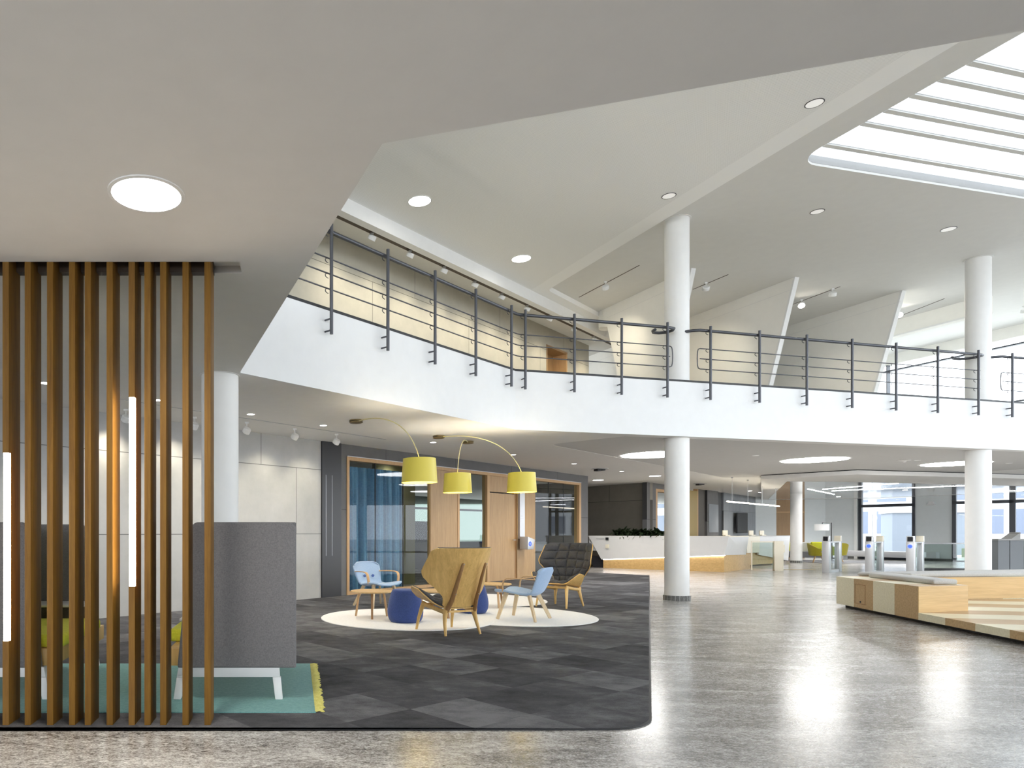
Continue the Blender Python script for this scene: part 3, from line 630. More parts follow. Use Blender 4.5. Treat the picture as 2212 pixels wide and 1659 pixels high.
# ------------------------------------------------------------------ wing chair with plywood shell
def lerp(a, pts):
    for (x0, y0), (x1, y1) in zip(pts, pts[1:]):
        if a <= x1: 
            k = (a-x0)/(x1-x0) if x1 > x0 else 0; k = k*k*(3-2*k)*.5+k*.5; return y0+(y1-y0)*k
    return pts[-1][1]
def wing_chair(lab, loc, heading):       # local +y is the way the chair faces
    t = thing('wing_chair', lab, 'armchair', loc, heading, 'wing chairs with oak shells and charcoal tufting')
    HW = [(0, .205), (.03, .237), (.14, .245), (.19, .258), (.29, .32), (.45, .415), (.52, .445), (.60, .452), (.94, .42), (.98, .405), (1.0, .375)]
    def back(u, v, off=0.):
        x = (u*2-1)*lerp(v, HW); s = v*.735
        curl = 1.05*x*x+.9*abs(x)**3
        yy = -.235-s*.40+curl*(.55+.55*min(1, v*1.6)); zz = .335+s*.965
        return Vector((x, yy+off, zz+off*.3))
    MB().sheet(lambda u, v: back(u, v), 24, 26, .013).build('back_shell', 'shell_oak', t, True, ang=50)
    def tuft(u, v):
        cu = abs(math.sin(PI*u*5)); cv = abs(math.sin(PI*v*5)); e = min(1, 12*min(u, 1-u))*min(1, 12*min(v, 1-v))
        return .012+.046*(cu*cv)**.45*(.3+.7*e)
    MB().sheet(lambda u, v: back(.5+(u-.5)*.985, .008+v*.998, .001), 60, 60, lambda u, v: -tuft(u, v)).build('back_pad', 'charcoal_wool', t, True, ang=80)
    SW = [(0, .20), (.2, .25), (.40, .39), (.54, .455), (.80, .46), (.93, .40), (1, .29)]
    def seat(u, v, off=0.):
        hw = lerp(v, SW); x = (u*2-1)*hw; yy = -.24+v*.56
        zz = .325+.075*v+.175*(max(0, abs(x)-.19)/.26)**1.5
        return Vector((x*(1-.10*max(0, abs(x)-.25)/.2), yy, zz+off))
    MB().sheet(lambda u, v: seat(u, v), 30, 22, -.013).build('seat_shell', 'shell_oak', t, True, ang=50)
    def tuft2(u, v):
        cu = abs(math.sin(PI*u*5)); cv = abs(math.sin(PI*v*3)); e = min(1, 10*min(u, 1-u))*min(1, 10*min(v, 1-v))
        return .018+.045*(cu*cv)**.42*(.3+.7*e)
    MB().sheet(lambda u, v: seat(.5+(u-.5)*.98, .01+v*.98, .001), 50, 40, tuft2).build('seat_pad', 'charcoal_wool', t, True, ang=80)
    for s in (-1, 1):
        MB().tube([(s*.262, .345, 0), (s*.250, .315, .14), (s*.225, .265, .30), (s*.222, .235, .355)], [.016, .022, .031, .030], 8, sx=.85, sy=1.1).build('leg', 'shell_oak', t, True, ang=60)
        MB().tube([(s*.245, -.285, 0), (s*.225, -.235, .15), (s*.205, -.215, .26), (s*.2, -.235, .31)], [.016, .024, .034, .034], 8, sx=.85, sy=1.1).build('leg', 'shell_oak', t, True, ang=60)
        MB().tube([(s*.2, -.235, .29), (s*.172, -.305, .42), (s*.160, -.43, .70), (s*.155, -.508, .86), (s*.155, -.512, .872)], [.032, .029, .024, .018, .009], 8, sx=.75, sy=1.0).build('back_post', 'dark_oak', t, True, ang=60)
        MB().tube([(s*.205, -.22, .275), (s*.215, .0, .30), (s*.222, .245, .335)], [.028, .024, .028], 8, sx=.7, sy=1.1).build('side_rail', 'shell_oak', t, True, ang=60)
        for zz, yy in ((.50, -.358), (.86, -.522)): MB().lathe([(.006, 0), (.006, .004), (0, .006)], 10).build('bolt', 'grey_metal', t, True).matrix_local = Matrix.Translation((s*.158, yy-.012, zz)) @ Matrix.Rotation(PI/2+.35, 4, 'X')
    MB().box(-.21, .21, .225, .25, .315, .345).build('crossbar', 'shell_oak', t); MB().box(-.2, .2, -.24, -.215, .27, .295).build('crossbar', 'shell_oak', t)
    return t
def head(fx, fy): return math.atan2(fy, fx)-PI/2
wing_chair('oak-shelled wing chair seen from behind, at the front edge of the round rugs', (1.89, 8.42, .0215), head(-.36, .93))
wing_chair('charcoal tufted wing chair facing the lounge, beside the reception side', (4.43, 11.42, .018), head(-.74, -.67))

# ------------------------------------------------------------------ light blue easy chairs
def easy_chair(lab, loc, heading):
    t = thing('easy_chair', lab, 'chair', loc, heading, 'light blue easy chairs with bentwood arms')
    prof = [(.33, .375), (.30, .398), (.20, .400), (.05, .375), (-.10, .352), (-.19, .362), (-.245, .41), (-.285, .50), (-.325, .61), (-.352, .69), (-.36, .725), (-.358, .742)]
    wid = [.22, .285, .322, .305, .262, .238, .236, .256, .276, .278, .268, .245]
    def fn(u, v):
        q = v*(len(prof)-1); i = min(int(q), len(prof)-2); k = q-i; k2 = k
        y = prof[i][0]+(prof[i+1][0]-prof[i][0])*k2; z = prof[i][1]+(prof[i+1][1]-prof[i][1])*k2; w_ = wid[i]+(wid[i+1]-wid[i])*k2
        a = u*2-1; x = a*w_; lift = .035*a*a if v < .5 else 0; fw = .045*a*a if v > .45 else 0
        tv = max(0, (v-.78)/.22); z -= .075*tv*abs(a)**3
        return (x, y+fw, z+lift)
    sh_ = MB().sheet(fn, 16, 30, .028).build('shell', 'sky_wool', t, True, ang=70)
    sub = sh_.modifiers.new('soft', 'SUBSURF'); sub.levels = 1; sub.render_levels = 1
    for s in (-1, 1):
        MB().tube([(s*.285, .255, 0), (s*.20, .16, .375)], [.021, .031], 4, sx=.8, sy=1.3).build('leg', 'leg_ash', t)
        MB().tube([(s*.285, -.285, 0), (s*.16, -.15, .36)], [.021, .031], 4, sx=.8, sy=1.3).build('leg', 'leg_ash', t)
        arm = [(s*.30, .17, .40), (s*.315, .165, .50), (s*.318, .15, .55), (s*.316, .11, .578), (s*.31, .04, .585), (s*.285, -.12, .582), (s*.25, -.27, .575)]
        MB().tube(arm, .014, 8, sx=1.9, sy=.65).build('arm', 'frame_oak', t, True, ang=60)
        MB().lathe([(.024, -.01), (.024, .010), (.014, .016), (0, .017)], 20).build('button', 'button_blue', t, True).matrix_local = Matrix.Translation((s*.085, -.242, .50)) @ Matrix.Rotation(-PI/2-.3, 4, 'X')
    return t
easy_chair('light blue easy chair with bentwood arms in front of the blue curtain', (1.36, 11.44, .012), head(.50, -.86))
easy_chair('light blue easy chair turned away, right of the oak-shelled wing chair', (3.22, 9.70, CZ), head(-.77, .64))

# ------------------------------------------------------------------ poufs, tables
PF = [(0, 0), (.17, 0), (.205, .012), (.232, .06), (.243, .13), (.240, .19), (.222, .29), (.197, .38), (.182, .425), (.160, .442), (.10, .447), (0, .448)]
def smoothprof(P, n=4):
    out = []
    for i in range(len(P)-1):
        p0 = P[max(i-1, 0)]; p1 = P[i]; p2 = P[i+1]; p3 = P[min(i+2, len(P)-1)]
        for k in range(n):
            t = k/n; out.append(tuple(.5*((2*p1[j])+(-p0[j]+p2[j])*t+(2*p0[j]-5*p1[j]+4*p2[j]-p3[j])*t*t+(-p0[j]+3*p1[j]-3*p2[j]+p3[j])*t**3) for j in (0, 1)))
    out.append(P[-1]); return [(max(0, a), b) for a, b in out]
for x, y, lab in ((1.496, 9.37, 'cobalt blue pouf left of the oak-shelled wing chair'), (2.69, 10.45, 'cobalt blue pouf half hidden behind the oak-shelled wing chair')):
    tag(MB().lathe(smoothprof(PF), 48).build('pouf', 'cobalt_wool', None, True, (x, y, CZ), ang=70), lab, 'pouf', 'cobalt blue poufs')
def table(lab, loc, rz):
    t = thing('coffee_table', lab, 'table', loc, rz, 'round oak coffee tables')
    MB().lathe([(.285, .362), (.305, .374), (.305, .380), (.30, .384), (0, .384)], 56).build('tabletop', 'pale_ply', t, True)
    for k in range(3):
        a = 2*PI*k/3+2.53; c, s = math.cos(a), math.sin(a)
        pts = [(c*.06, s*.06, .358), (c*.16, s*.16, .356), (c*.195, s*.195, .345), (c*.212, s*.212, .315), (c*.222, s*.222, .26), (c*.262, s*.262, 0)]
        MB().tube(pts, .017, 4, sx=1.25, sy=.8).build('leg', 'dark_oak' if k == 1 else 'frame_oak', t)
table('round oak coffee table in front of the light blue chair and curtain', (1.09, 9.87, CZ), 0)
table('round oak coffee table half hidden behind the wing chair, beside the left pouf', (2.06, 9.95, CZ), .5)
table('round oak coffee table in the centre back, left of the turned-away blue chair', (3.24, 11.28, CZ), 2.3)

# ------------------------------------------------------------------ arc lamps
def arc_lamp(lab, base, sh, name='arc_lamp'):
    t = thing(name, lab, 'lamp', (base[0], base[1], K1), group='yellow arc ceiling lamps')
    MB().lathe([(0, -.05), (.09, -.05), (.105, -.042), (.105, -.034), (.05, -.034), (.05, -.018), (.105, -.018), (.105, -.004), (0, -.0015)], 32).build('ceiling_plate', 'brass', t, True)
    dx, dy = sh[0]-base[0], sh[1]-base[1]; top = 2.215-K1
    P0, P1_, P2_, P3_ = Vector((0, 0, -.03)), Vector((dx*.42, dy*.42, -.02)), Vector((dx*.86, dy*.86, -.20)), Vector((dx, dy, top))
    pts = [(P0*(1-k)**3+P1_*3*k*(1-k)**2+P2_*3*k*k*(1-k)+P3_*k**3) for k in [i/26 for i in range(27)]]
    MB().tube(pts, [.010-.004*i/26 for i in range(27)], 10).build('arm', 'arm_yellow', t, True, ang=60)
    s = MB().ring([(.210, top), (.2115, top), (.2325, top-.315), (.231, top-.315)], 56).build('shade', 'lamp_yellow', t, True); s.location = (dx, dy, 0)
    MB().ring([(.2085, top-.002), (.2095, top-.002), (.2305, top-.313), (.2295, top-.313)], 56).build('shade_lining', 'shade_inside', s, True)
    MB().box(-.207, .207, -.004, .004, top-.01, top-.004).box(-.004, .004, -.207, .207, top-.01, top-.004).build('shade_spider', 'brass', s)
    MB().lathe([(0, -.045), (.025, -.035), (.035, 0), (.025, .035), (0, .045)], 16).build('bulb', 'bulb', s, True).location = (0, 0, top-.16)
    lamp('POINT', (dx, dy, top-.16), 15, (1, .94, .80), t, shadow_soft_size=.06)
arc_lamp('yellow arc lamp at the left, largest of the three', (.925, 10.55), (1.61, 8.93))
arc_lamp('middle yellow arc lamp with the steep short arm', (3.27, 13.0), (2.64, 11.18))
arc_lamp('yellow arc lamp at the right in front of the veneer door', (2.56, 12.27), (3.655, 11.07))

# ------------------------------------------------------------------ downlights
def downlight(x, y, z, r, lab, mat='lamp_white', ringm='white_paint', group='small round downlights in the low ceiling', dz=.004, name='downlight', power=0):
    p = onz(x, y, z)
    t = thing(name, lab, 'ceiling light', (p.x, p.y, z), group=group)
    MB().ring([(r, -dz*1.4), (r*1.09+.003, -dz), (r*1.09+.003, 0), (r, 0)], 32).build('trim_ring', ringm, t, True)
    MB().lathe([(0, -dz), (r, -dz), (r, -dz*.5), (0, -dz*.5)], 32).build('diffuser', mat, t, True)
    if power: lamp('SPOT', (0, 0, -.03), power, (1, .93, .82), t, spot_size=2.2, spot_blend=.9, shadow_soft_size=r)
    return t
SM = [(98, 827, 'farthest left, seen between the slats'), (342, 864, 'second from the left, seen between the slats'), (541.7, 894.6, 'just right of the column behind the screen'), (698.5, 918.7, 'above the last white track spot'), (935.6, 955.4, 'between the left and middle arc lamps'), (1109, 982, 'above the right arc lamp'), (1240, 1001.7, 'above the tufted wing chair'), (1343, 1018, 'just left of the middle column')]
for x, y, d in SM: downlight(x, y, K1, .055, 'small round downlight, '+d, power=40)
for x, y, d in ((1415, 1028, 'wide round downlight just left of the middle column'), (1292, 1037, 'wide round downlight before the dark recess wall')): downlight(x, y, K1, .16, d, group='wide downlights', power=80)
for x, y, d in ((1620, 1060.3, 'first'), (1643, 1063.7, 'second'), (1666, 1067, 'third'), (1687, 1070, 'fourth')): downlight(x, y, K1, .08, 'tiny downlight in the row over the reception, %s from the left' % d, group='row of downlights over the reception', power=60)
for X_, Y_, d in ((14.5, 26.5, 'above the counter staff side'), (17.5, 29.5, 'before the blue-grey far wall'), (21.5, 31.0, 'before the far veneer door'), (24.3, 30.6, 'above the far lounge'), (12.9, 24.6, 'over the planter'), (23.0, 25.8, 'behind the gates')):  # invented lamps, added to brighten the deep far area
    p_ = Vector((X_, Y_, K1 if X_ < 22.5 and Y_ != 25.8 else 2.843)); t = thing('downlight', 'small added far light '+d, 'ceiling light', p_, group='added far lights')
    MB().lathe([(0, -.004), (.07, -.004), (.075, 0), (0, 0)], 20).build('diffuser', 'lamp_white', t, True); lamp('SPOT', (0, 0, -.03), 160 if X_ > 15 else 25, (1, .96, .9), t, spot_size=2.5, spot_blend=1, shadow_soft_size=.1)
for x, y, d in ((1632, 984, 'left of the middle big disc light'), (1982, 994.5, 'left of the right big disc light'), (2180, 1000.5, 'at the right edge of the low ceiling')): downlight(x, y, K1+.004, .06, 'faint small downlight '+d, 'led_dim')
downlight(316.6, 419.5, K1, .176, 'large glowing round ceiling light above the slat screen', group='large round ceiling lights', dz=.006, power=60)
for x, y, d in ((906.5, 434, 'glowing round light in the perforated ceiling, nearer one'), (1126, 558.5, 'glowing round light in the perforated ceiling, farther one')): downlight(x, y, Z1, .185, d, group='large round ceiling lights', dz=.006)
for x, y, z, r, d in ((1759.5, 223, Z1, .098, 'unlit recessed downlight with dark ring high in the perforated ceiling'), (1445, 423, Z1, .1, 'unlit recessed downlight above the middle column'), (1765.5, 457, Z2, .1, 'unlit recessed downlight below the skylight corner'), (2049, 495, Z2, .11, 'unlit recessed downlight left of the right column top')):
    downlight(x, y, z, r, d, 'led_dim', 'dark_panel', 'unlit recessed downlights in the high ceiling')
for cx_, cy_, Yc, d in ((1412, 977, 15.3, 'big round disc light partly behind the middle column'), (1759, 987.5, 16.4, 'big round disc light centred between the columns'), (2064, 996, 17.3, 'big round disc light partly behind the right column')):
    p = Vector((ray(cx_)*Yc, Yc, K1+.004)); t = thing('disc_light', d, 'ceiling light', p, group='big round disc lights')
    MB().lathe([(0, -.012), (.655, -.012), (.66, -.008), (.66, -.001), (0, -.001)], 64).build('diffuser', 'big_disc', t, True)
# ------------------------------------------------------------------ track spots
def spot(loc, aim, lab, lit=False, group='white track spotlights', power=0, size=.055, drop=.0, spread=1.5):
    t = thing('track_spotlight', lab, 'spotlight', loc, group=group)
    MB().box(-.03, .03, -.016, .016, -.03, 0).build('adapter', 'white_paint', t)
    MB().tube([(0, 0, -.03), (0, 0, -.085+drop)], .008, 8).build('stem', 'white_paint', t, True)
    a = Vector(aim).normalized(); q = a.to_track_quat('-Z', 'Y'); c = Vector((0, 0, -.135+drop))
    hd = MB().lathe([(0, .045), (size*.8, .042), (size, .025), (size, -.04), (size-.006, -.045), (size-.008, -.03), (0, -.028)], 28).build('head', 'white_paint', t, True)
    hd.matrix_local = Matrix.Translation(c) @ q.to_matrix().to_4x4()
    MB().lathe([(0, -.031), (size-.012, -.031), (size-.012, -.029), (0, -.029)], 20).build('lens', 'spot_lit' if lit else 'led_white', hd, True)
    if power:
        l = lamp('SPOT', c+a*.06, power, (1, .90, .70), t, spot_size=spread, spot_blend=1.0, shadow_soft_size=.04); l.rotation_euler = q.to_euler()
    return t
def track(p, q, z, lab):
    p = Vector((p[0], p[1], z)); q = Vector((q[0], q[1], z)); d = q-p
    o = MB().box(0, d.length, -.012, .012, -.004, 0).build('light_track', 'dark_brown' if z > 4 else 'grey_metal', None, loc=p, rotz=math.atan2(d.y, d.x))
    return tag(o, lab, 'light track')
track(wpt(-4.2, 1.05), wpt(tw(811)-.9, 1.0), K1, 'thin recessed light track along the low ceiling before the concrete wall')
toW = (-WN.x*.75, -WN.y*.75, -1)
for i, (x, y) in enumerate(((272, 893), (420, 910), (533, 921), (637, 935), (727, 947))):
    p = onz(x, y-10, K1)
    spot((p.x, p.y, K1-.002), (toW[0], toW[1], -.9), 'white track spotlight under the low ceiling, %s' % ['seen through the slats beside the light tube', 'hidden partly by the last slats', 'just right of the white column', 'second right of the white column', 'nearest the dark wall panel'][i], power=14, group='spotlights on the lower track', size=.062)
ut = [tw(x_, 12.55-1.379*.99) for x_ in (728, 819, 900, 973, 1036.5, 1096, 1148, 1204, 1250, 1301)]
p = wpt(-4, 1.04); tag(MB().box(0, 16.6, -.10, .095, 0, .05).build('light_track', 'dark_brown', None, loc=(*p, 6.735), rotz=WA), 'long dark light track behind the white beam of the gallery', 'light track')
for i, tt in enumerate(ut):
    spot((*wpt(tt, .99), 6.735), toW, 'white gallery wall spotlight, number %s from the left along the beam' % ['one', 'two', 'three', 'four', 'five', 'six', 'seven', 'eight', 'nine', 'ten'][i], power=22, group='spotlights washing the gallery wall', size=.075, drop=.05, spread=1.9)
a, b = onz(1251, 642, Z2), onz(1381, 573, Z2); track(a, b, Z2, 'light track on the high ceiling left of the middle column')
a, b = onz(1497, 625, Z2), onz(1573, 593, Z2); track(a, b, Z2, 'light track on the high ceiling right of the middle column')
a, b = onz(1700, 662, Z2), onz(1815, 619, Z2); track(a, b, Z2, 'light track between the two right slanted walls')
a, b = onz(1925, 690, Z2), onz(2040, 645, Z2); track(a, b, Z2, 'light track beyond the last slanted wall')
for x, y, aim, lit, d, pw in ((1308, 611, (.5, 1, -1.1), False, 'left of the middle column on the high ceiling', 40), (1525, 613, (.4, 1, -1.0), False, 'right of the middle column on the high ceiling', 40), (1731, 650, (-.55, -1, -1.0), True, 'glowing, above the second slanted wall', 30), (1799, 626, (.4, .9, -1.6), False, 'unlit looking, beside the glowing one', 30), (1943, 671, (-.75, -1, -.75), True, 'dazzling, beyond the last slanted wall', 40), (2213, 664, (.1, .3, -1), True, 'cut by the right picture edge', 10)):
    p = onz(x, y-3, Z2); spot((p.x, p.y, Z2), aim, 'white spotlight '+d, lit, 'spotlights on the high ceiling', pw, .075)
p = onz(1919, 741, Z2-.1); spot((p.x, p.y, Z2-.1), (-.2, -.3, -1), 'small far spotlight under the gallery beam', True, 'spotlights on the high ceiling', 5, .06)

# ------------------------------------------------------------------ bench platform (local y = along its edge, away from camera)
BA = math.atan2(2.16, .59)-PI/2            # direction of the long edge
O = Vector((8.5, 9.33)); R = Matrix.Rotation(-BA, 2)
def loc2(p): d = Vector(p)-O; v = R @ d; return (v.x, v.y)
bp = thing('bench_platform', 'stepped wooden seating platform with pale and brown stripes', 'bench', (O.x, O.y, 0), BA)
far = (12.75, 12.36)
low = [loc2(p) for p in ((8.5, 9.33), (7.45, 5.5), (11.2, 6.4), (13.6, 9.9), (13.2, 11.45), (9.92, 11.05))]
MB().prism(low, .055, .15).build('deck', 'striped_wood', bp)
MB().prism([loc2(p) for p in ((9.09, 11.49), (8.5, 9.33), (9.39, 9.55), (9.92, 11.10), (14.5, 11.72), (14.3, 12.78))], .055, .51).build('seat_block', 'striped_wood', bp)
pa, pb = Vector(loc2((8.5, 9.33))), Vector(loc2((9.39, 9.55))); d = pb-pa
o = MB().box(.0, d.length, -.004, .001, .152, .508).build('end_board', 'honey_wood', bp); o.location = (pa.x, pa.y, 0); o.rotation_euler = (0, 0, math.atan2(d.y, d.x))
pa, pb = Vector(loc2((9.92, 11.10))), Vector(loc2((14.5, 11.72))); d = pb-pa
o = MB().box(.0, d.length, -.004, .001, .152, .508).build('end_board', 'honey_wood', bp); o.location = (pa.x, pa.y, 0); o.rotation_euler = (0, 0, math.atan2(d.y, d.x))
pl = [loc2(p) for p in ((9.17, 11.40), (8.66, 9.4), (7.62, 5.6), (11.1, 6.5), (13.4, 9.9), (14.1, 12.5))]
MB().prism(pl, 0, .055).build('plinth', 'black', bp)
# hatch with grip and mark on second band
y0 = .56*2+.22
hb = MB()
for a, b, c, d_ in ((y0, y0+.008, .13, .42), (y0+.30, y0+.308, .13, .42), (y0, y0+.308, .12, .128), (y0, y0+.308, .42, .428)): hb.box(-.0035, .004, a, b, c, d_)
hb.build('hatch', 'dark_oak', bp); MB().box(-.004, .004, y0+.13, y0+.16, .14, .17).build('hatch_lock', 'black', bp)
def pad(pts, lab):
    pc = Vector(pts[0]); pl_ = [(p[0]-pc.x, p[1]-pc.y) for p in pts]
    tag(MB().prism(pl_, 0, .07).build('seat_pad', 'seat_pad', None, True, (pc.x, pc.y, .51), bevel=.026), lab, 'cushion', 'grey seat pads on the bench platform')
pad([(9.40, 11.22), (9.02, 9.66), (9.42, 9.72), (9.80, 11.20), (9.86, 11.50)], 'narrow grey seat pad on the near arm of the bench platform')
pad([(9.52, 11.60), (9.93, 11.40), (10.05, 11.16), (14.0, 11.69), (13.9, 12.60), (11.6, 12.02)], 'long grey seat pad along the back of the bench platform')

# ------------------------------------------------------------------ far walls
c2 = 12.1
def w2(x): p = wpt(tw(x, c2), 0, c2); return p
struct(seg('wall_recess', 'concrete_dark', (12.3, 23.8), (10.9, 26.3), 0, K1, -.2)); struct(seg('wall_recess_back', 'concrete_dark', (10.9, 26.3), (7.5, 24.2), 0, K1, -.2))
def far(name, mat, xa, xb, z0=0, z1=K1, off=0):
    a = wpt(tw(xa, c2), -off, c2); b = wpt(tw(xb, c2), -off, c2); return struct(seg(name, mat, a, b, z0, z1, .15))
far('wall_far_pier', 'concrete_grey', 1397.5, 1417); far('door_2_frame', 'frame_oak', 1417, 1420.5, 0, 2.8); far('window_2', 'frame_oak', 1420.5, 1490, 2.7, 2.8); far('wall_far_lintel', 'concrete_grey', 1417, 1490, 2.8, K1)
far('window_2_glass', 'clear_glass', 1420.5, 1490, .1, 2.7, .05); far('wall_far_gold', 'gold', 1489, 1506.5, 0, 2.9); far('door_3_frame', 'frame_oak', 1506.5, 1508.5); far('wall_far_pier', 'slate_wall', 1508.5, 1523)
far('wall_far_pier', 'concrete_grey', 1523, 1547, off=-.08); far('wall_far_display_panel', 'sky_grey_wall', 1526, 1546.3, 1.25, 2.42, -.1)
far('wall_far_dark', 'dark_panel', 1547, 1563, off=.05); far('wall_far_blue', 'concrete_blue', 1563, 1632)
A_ = w2(1632); B_ = (ray(1783)*33.2, 33.2); C_ = (ray(1855)*32.3, 32.3); D_ = (ray(1977)*30.45, 30.45); E_ = (ray(2057)*29.3, 29.3); G_ = (ray(2300)*26.6, 26.6)
def P_(x, a, b):            # point of segment a-b on image column x
    r_ = ray(x); a = Vector(a); b = Vector(b); d = b-a; s = (r_*a.y-a.x)/(d.x-r_*d.y); return tuple(a+d*s)
struct(seg('wall_end', 'pale_wall', A_, P_(1677, A_, B_), 0, K1)); struct(seg('door_4', 'door_veneer', P_(1677, A_, B_), P_(1738, A_, B_), 0, K1)); struct(seg('door_4_transom', 'frame_oak', P_(1677, A_, B_), P_(1738, A_, B_), 2.22, 2.26, -.02))
struct(seg('wall_end', 'pale_wall', P_(1738, A_, B_), B_, 0, K1)); struct(seg('wall_end', 'pale_wall', B_, C_, 0, K1)); struct(seg('wall_end_jamb', 'white_paint', P_(1845, B_, C_), P_(1852, B_, C_), 0, K1, -.05))
struct(seg('wall_end_pier', 'pale_wall', D_, E_, 0, K1)); struct(seg('baseboard_end', 'base_stone', B_, C_, 0, .11, -.02)); struct(seg('baseboard_end', 'base_stone', D_, E_, 0, .11, -.02))
# end windows
def window(name, a, b, bars, trans, sill=.05):
    a = Vector(a); b = Vector(b); L = (b-a).length; m = MB()
    m.box(0, .13, -.05, .1, 0, K1).box(L-.1, L, -.05, .1, 0, K1).box(0, L, -.05, .1, 0, sill).box(0, L, -.05, .1, K1-.10, K1)
    for z in trans: m.box(0, L, -.05, .08, z, z+.13)
    for q in bars: m.box(q*L-.09, q*L+.09, -.05, .1, 0, K1)
    struct(m.build(name, 'window_frame', None, loc=(a.x, a.y, 0), rotz=math.atan2(b.y-a.y, b.x-a.x)))
    struct(MB().box(0, L, .02, .03, sill, K1-.1).build(name+'_glass', 'window_glass', None, loc=(a.x, a.y, 0), rotz=math.atan2(b.y-a.y, b.x-a.x)))
window('window_9', C_, D_, [], [2.42], .40)
window('window_10', E_, G_, [.27, .56, .86], [2.45], .05)
struct(MB().box(.1, 3.0, -.55, -.2, .12, .40).build('trim_11', 'light_metal', None, loc=(*C_, 0), rotz=math.atan2(D_[1]-C_[1], D_[0]-C_[0])))
# television on far wall
tv = thing('wall_screen', 'black flat screen tilted out from the blue-grey far wall', 'screen', (*wpt(tw(1583, c2), .12, c2), 1.22), WA-.12)
MB().box(0, 1.15, -.06, 0, 0, .92).build('screen_frame', 'black', tv, bevel=.01); MB().box(.02, 1.13, -.064, -.06, .02, .90).build('screen_glass', 'screen_black', tv); MB().box(.4, .7, 0, .14, .3, .6).build('wall_bracket', 'black', tv)
# dropped polished ceiling
V1, V2, V3 = onz(1644, 1036, 2.85), onz(1853, 1025, 2.85), onz(2300, 1036.5, 2.85)
W1, W2_, W3 = onz(1700, 1040, 2.85), onz(1820, 1040.8, 2.85), onz(2300, 1052, 2.85)
bd = [V1.xy, V2.xy, V3.xy, (29, 27.5), (27, 32), (23, 33.8)]; inn = [W1.xy, W2_.xy, W3.xy, (28.6, 27.2), (26.6, 31.4), (22.8, 33.0)]
struct(slab('ceiling_dropped', [bd, inn], 2.852, K1-.02, 'ceiling_paint')); struct(slab('ceiling_polished', [inn], 2.845, 2.86, 'polished_ceiling'))
struct(slab('trim_12', [bd], K1-.02, K1-.002, 'black'))
for (xa, ya, xb, yb), d in (((1745, 1056.5, 1802, 1068), 'before the far column'), ((1778, 1057, 1940, 1044.5), 'upper of the two crossing the polished ceiling'), ((1797, 1060.5, 2083, 1049.5), 'lower of the two crossing the polished ceiling'), ((2147, 1062, 2212, 1059.5), 'right of the right column')):
    a, b = onz(xa, ya, 2.843), onz(xb, yb, 2.843); dd = b-a
    tag(MB().box(0, dd.length, -.016, .016, -.004, 0).build('linear_light', 'line_white', None, loc=a, rotz=math.atan2(dd.y, dd.x)), 'thin linear ceiling light '+d, 'ceiling light', 'linear lights in the polished ceiling')

# ------------------------------------------------------------------ reception desk
ds = thing('reception_desk', 'long white reception counter with wood base and light line', 'reception desk')
a0, a1, a2 = Vector((10.80, 23.95)), Vector((13.40, 21.40)), Vector((15.65, 23.45))
def quadwall(P, Q, zt0, zt1, zb0, zb1, outt, outb, th, name, mat, par):      # slanted panel between plan points
    d = (Q-P).normalized(); n = Vector((d.y, -d.x)); m = MB(); vs = []
    for (pp, zt, zb) in ((P, zt0, zb0), (Q, zt1, zb1)):
        for o_, z in ((outb, zb), (outt, zt)):
            for k in (0, -th): vs.append((pp.x+n.x*(o_+k), pp.y+n.y*(o_+k), z))
    m.add(vs, [(0, 4, 6, 2), (1, 3, 7, 5), (2, 6, 7, 3), (0, 1, 5, 4), (0, 2, 3, 1), (4, 5, 7, 6)]); return m.build(name, mat, par)
d01 = (a1-a0).normalized(); n01 = Vector((d01.y, -d01.x)); d12 = (a2-a1).normalized(); n12 = Vector((d12.y, -d12.x))
if n01.y > 0: n01 = -n01
def panel(pts3, th, nrm, name, mat, par):
    n = Vector(nrm); v1 = [tuple(p) for p in pts3]; v2 = [(p[0]-n.x*th, p[1]-n.y*th, p[2]) for p in pts3]; k = len(v1)
    return MB().add(v1+v2, [tuple(range(k)), tuple(range(k, 2*k))[::-1]]+[(i, (i+1) % k, (i+1) % k+k, i+k) for i in range(k)]).build(name, mat, par)
def pz(p, off, n, z): return (p.x+n.x*off, p.y+n.y*off, z)
C1t = a1+(n01+n12)*.06; C1b = a1+(n01+n12)*.03
L0 = a0-d01*.55
panel([(L0.x+n01.x*.0, L0.y+n01.y*.0, 1.13), (L0.x+d01.x*.45, L0.y+d01.y*.45, .30), (C1b.x, C1b.y, .535), (C1t.x+.10, C1t.y, 1.13)], .05, n01, 'front_panel', 'white_gloss', ds)
R2 = a2-d12*.35
panel([(C1t.x+.10, C1t.y, 1.13), (C1b.x, C1b.y, .535), (R2.x-d12.x*.35, R2.y-d12.y*.35, .50), (R2.x+.0, R2.y, 1.13)], .05, n12, 'return_panel', 'white_gloss', ds)
panel([pz(a0-d01*.05, -.05, n01, 0), pz(a1, -.05, n01, 0), pz(a1, -.05, n01, .53), pz(a0-d01*.05, -.05, n01, .29)], .04, n01, 'wood_base', 'honey_wood', ds)
panel([pz(a1-n01*.05, -.0, n12, 0), pz(a2, -.05, n12, 0), pz(a2, -.05, n12, .50), pz(a1-n01*.05, .0, n12, .53)], .04, n12, 'wood_base', 'honey_wood', ds)
panel([pz(L0+d01*.5, -.04, n01, .285), pz(C1b, -.045, n01, .52), pz(C1b, -.045, n01, .54), pz(L0+d01*.5, -.04, n01, .305)], .01, n01, 'light_line', 'led_white', ds)
panel([pz(C1b, -.045, n12, .52), pz(R2-d12*.35, -.045, n12, .49), pz(R2-d12*.35, -.045, n12, .51), pz(C1b, -.045, n12, .54)], .01, n12, 'light_line', 'led_white', ds)
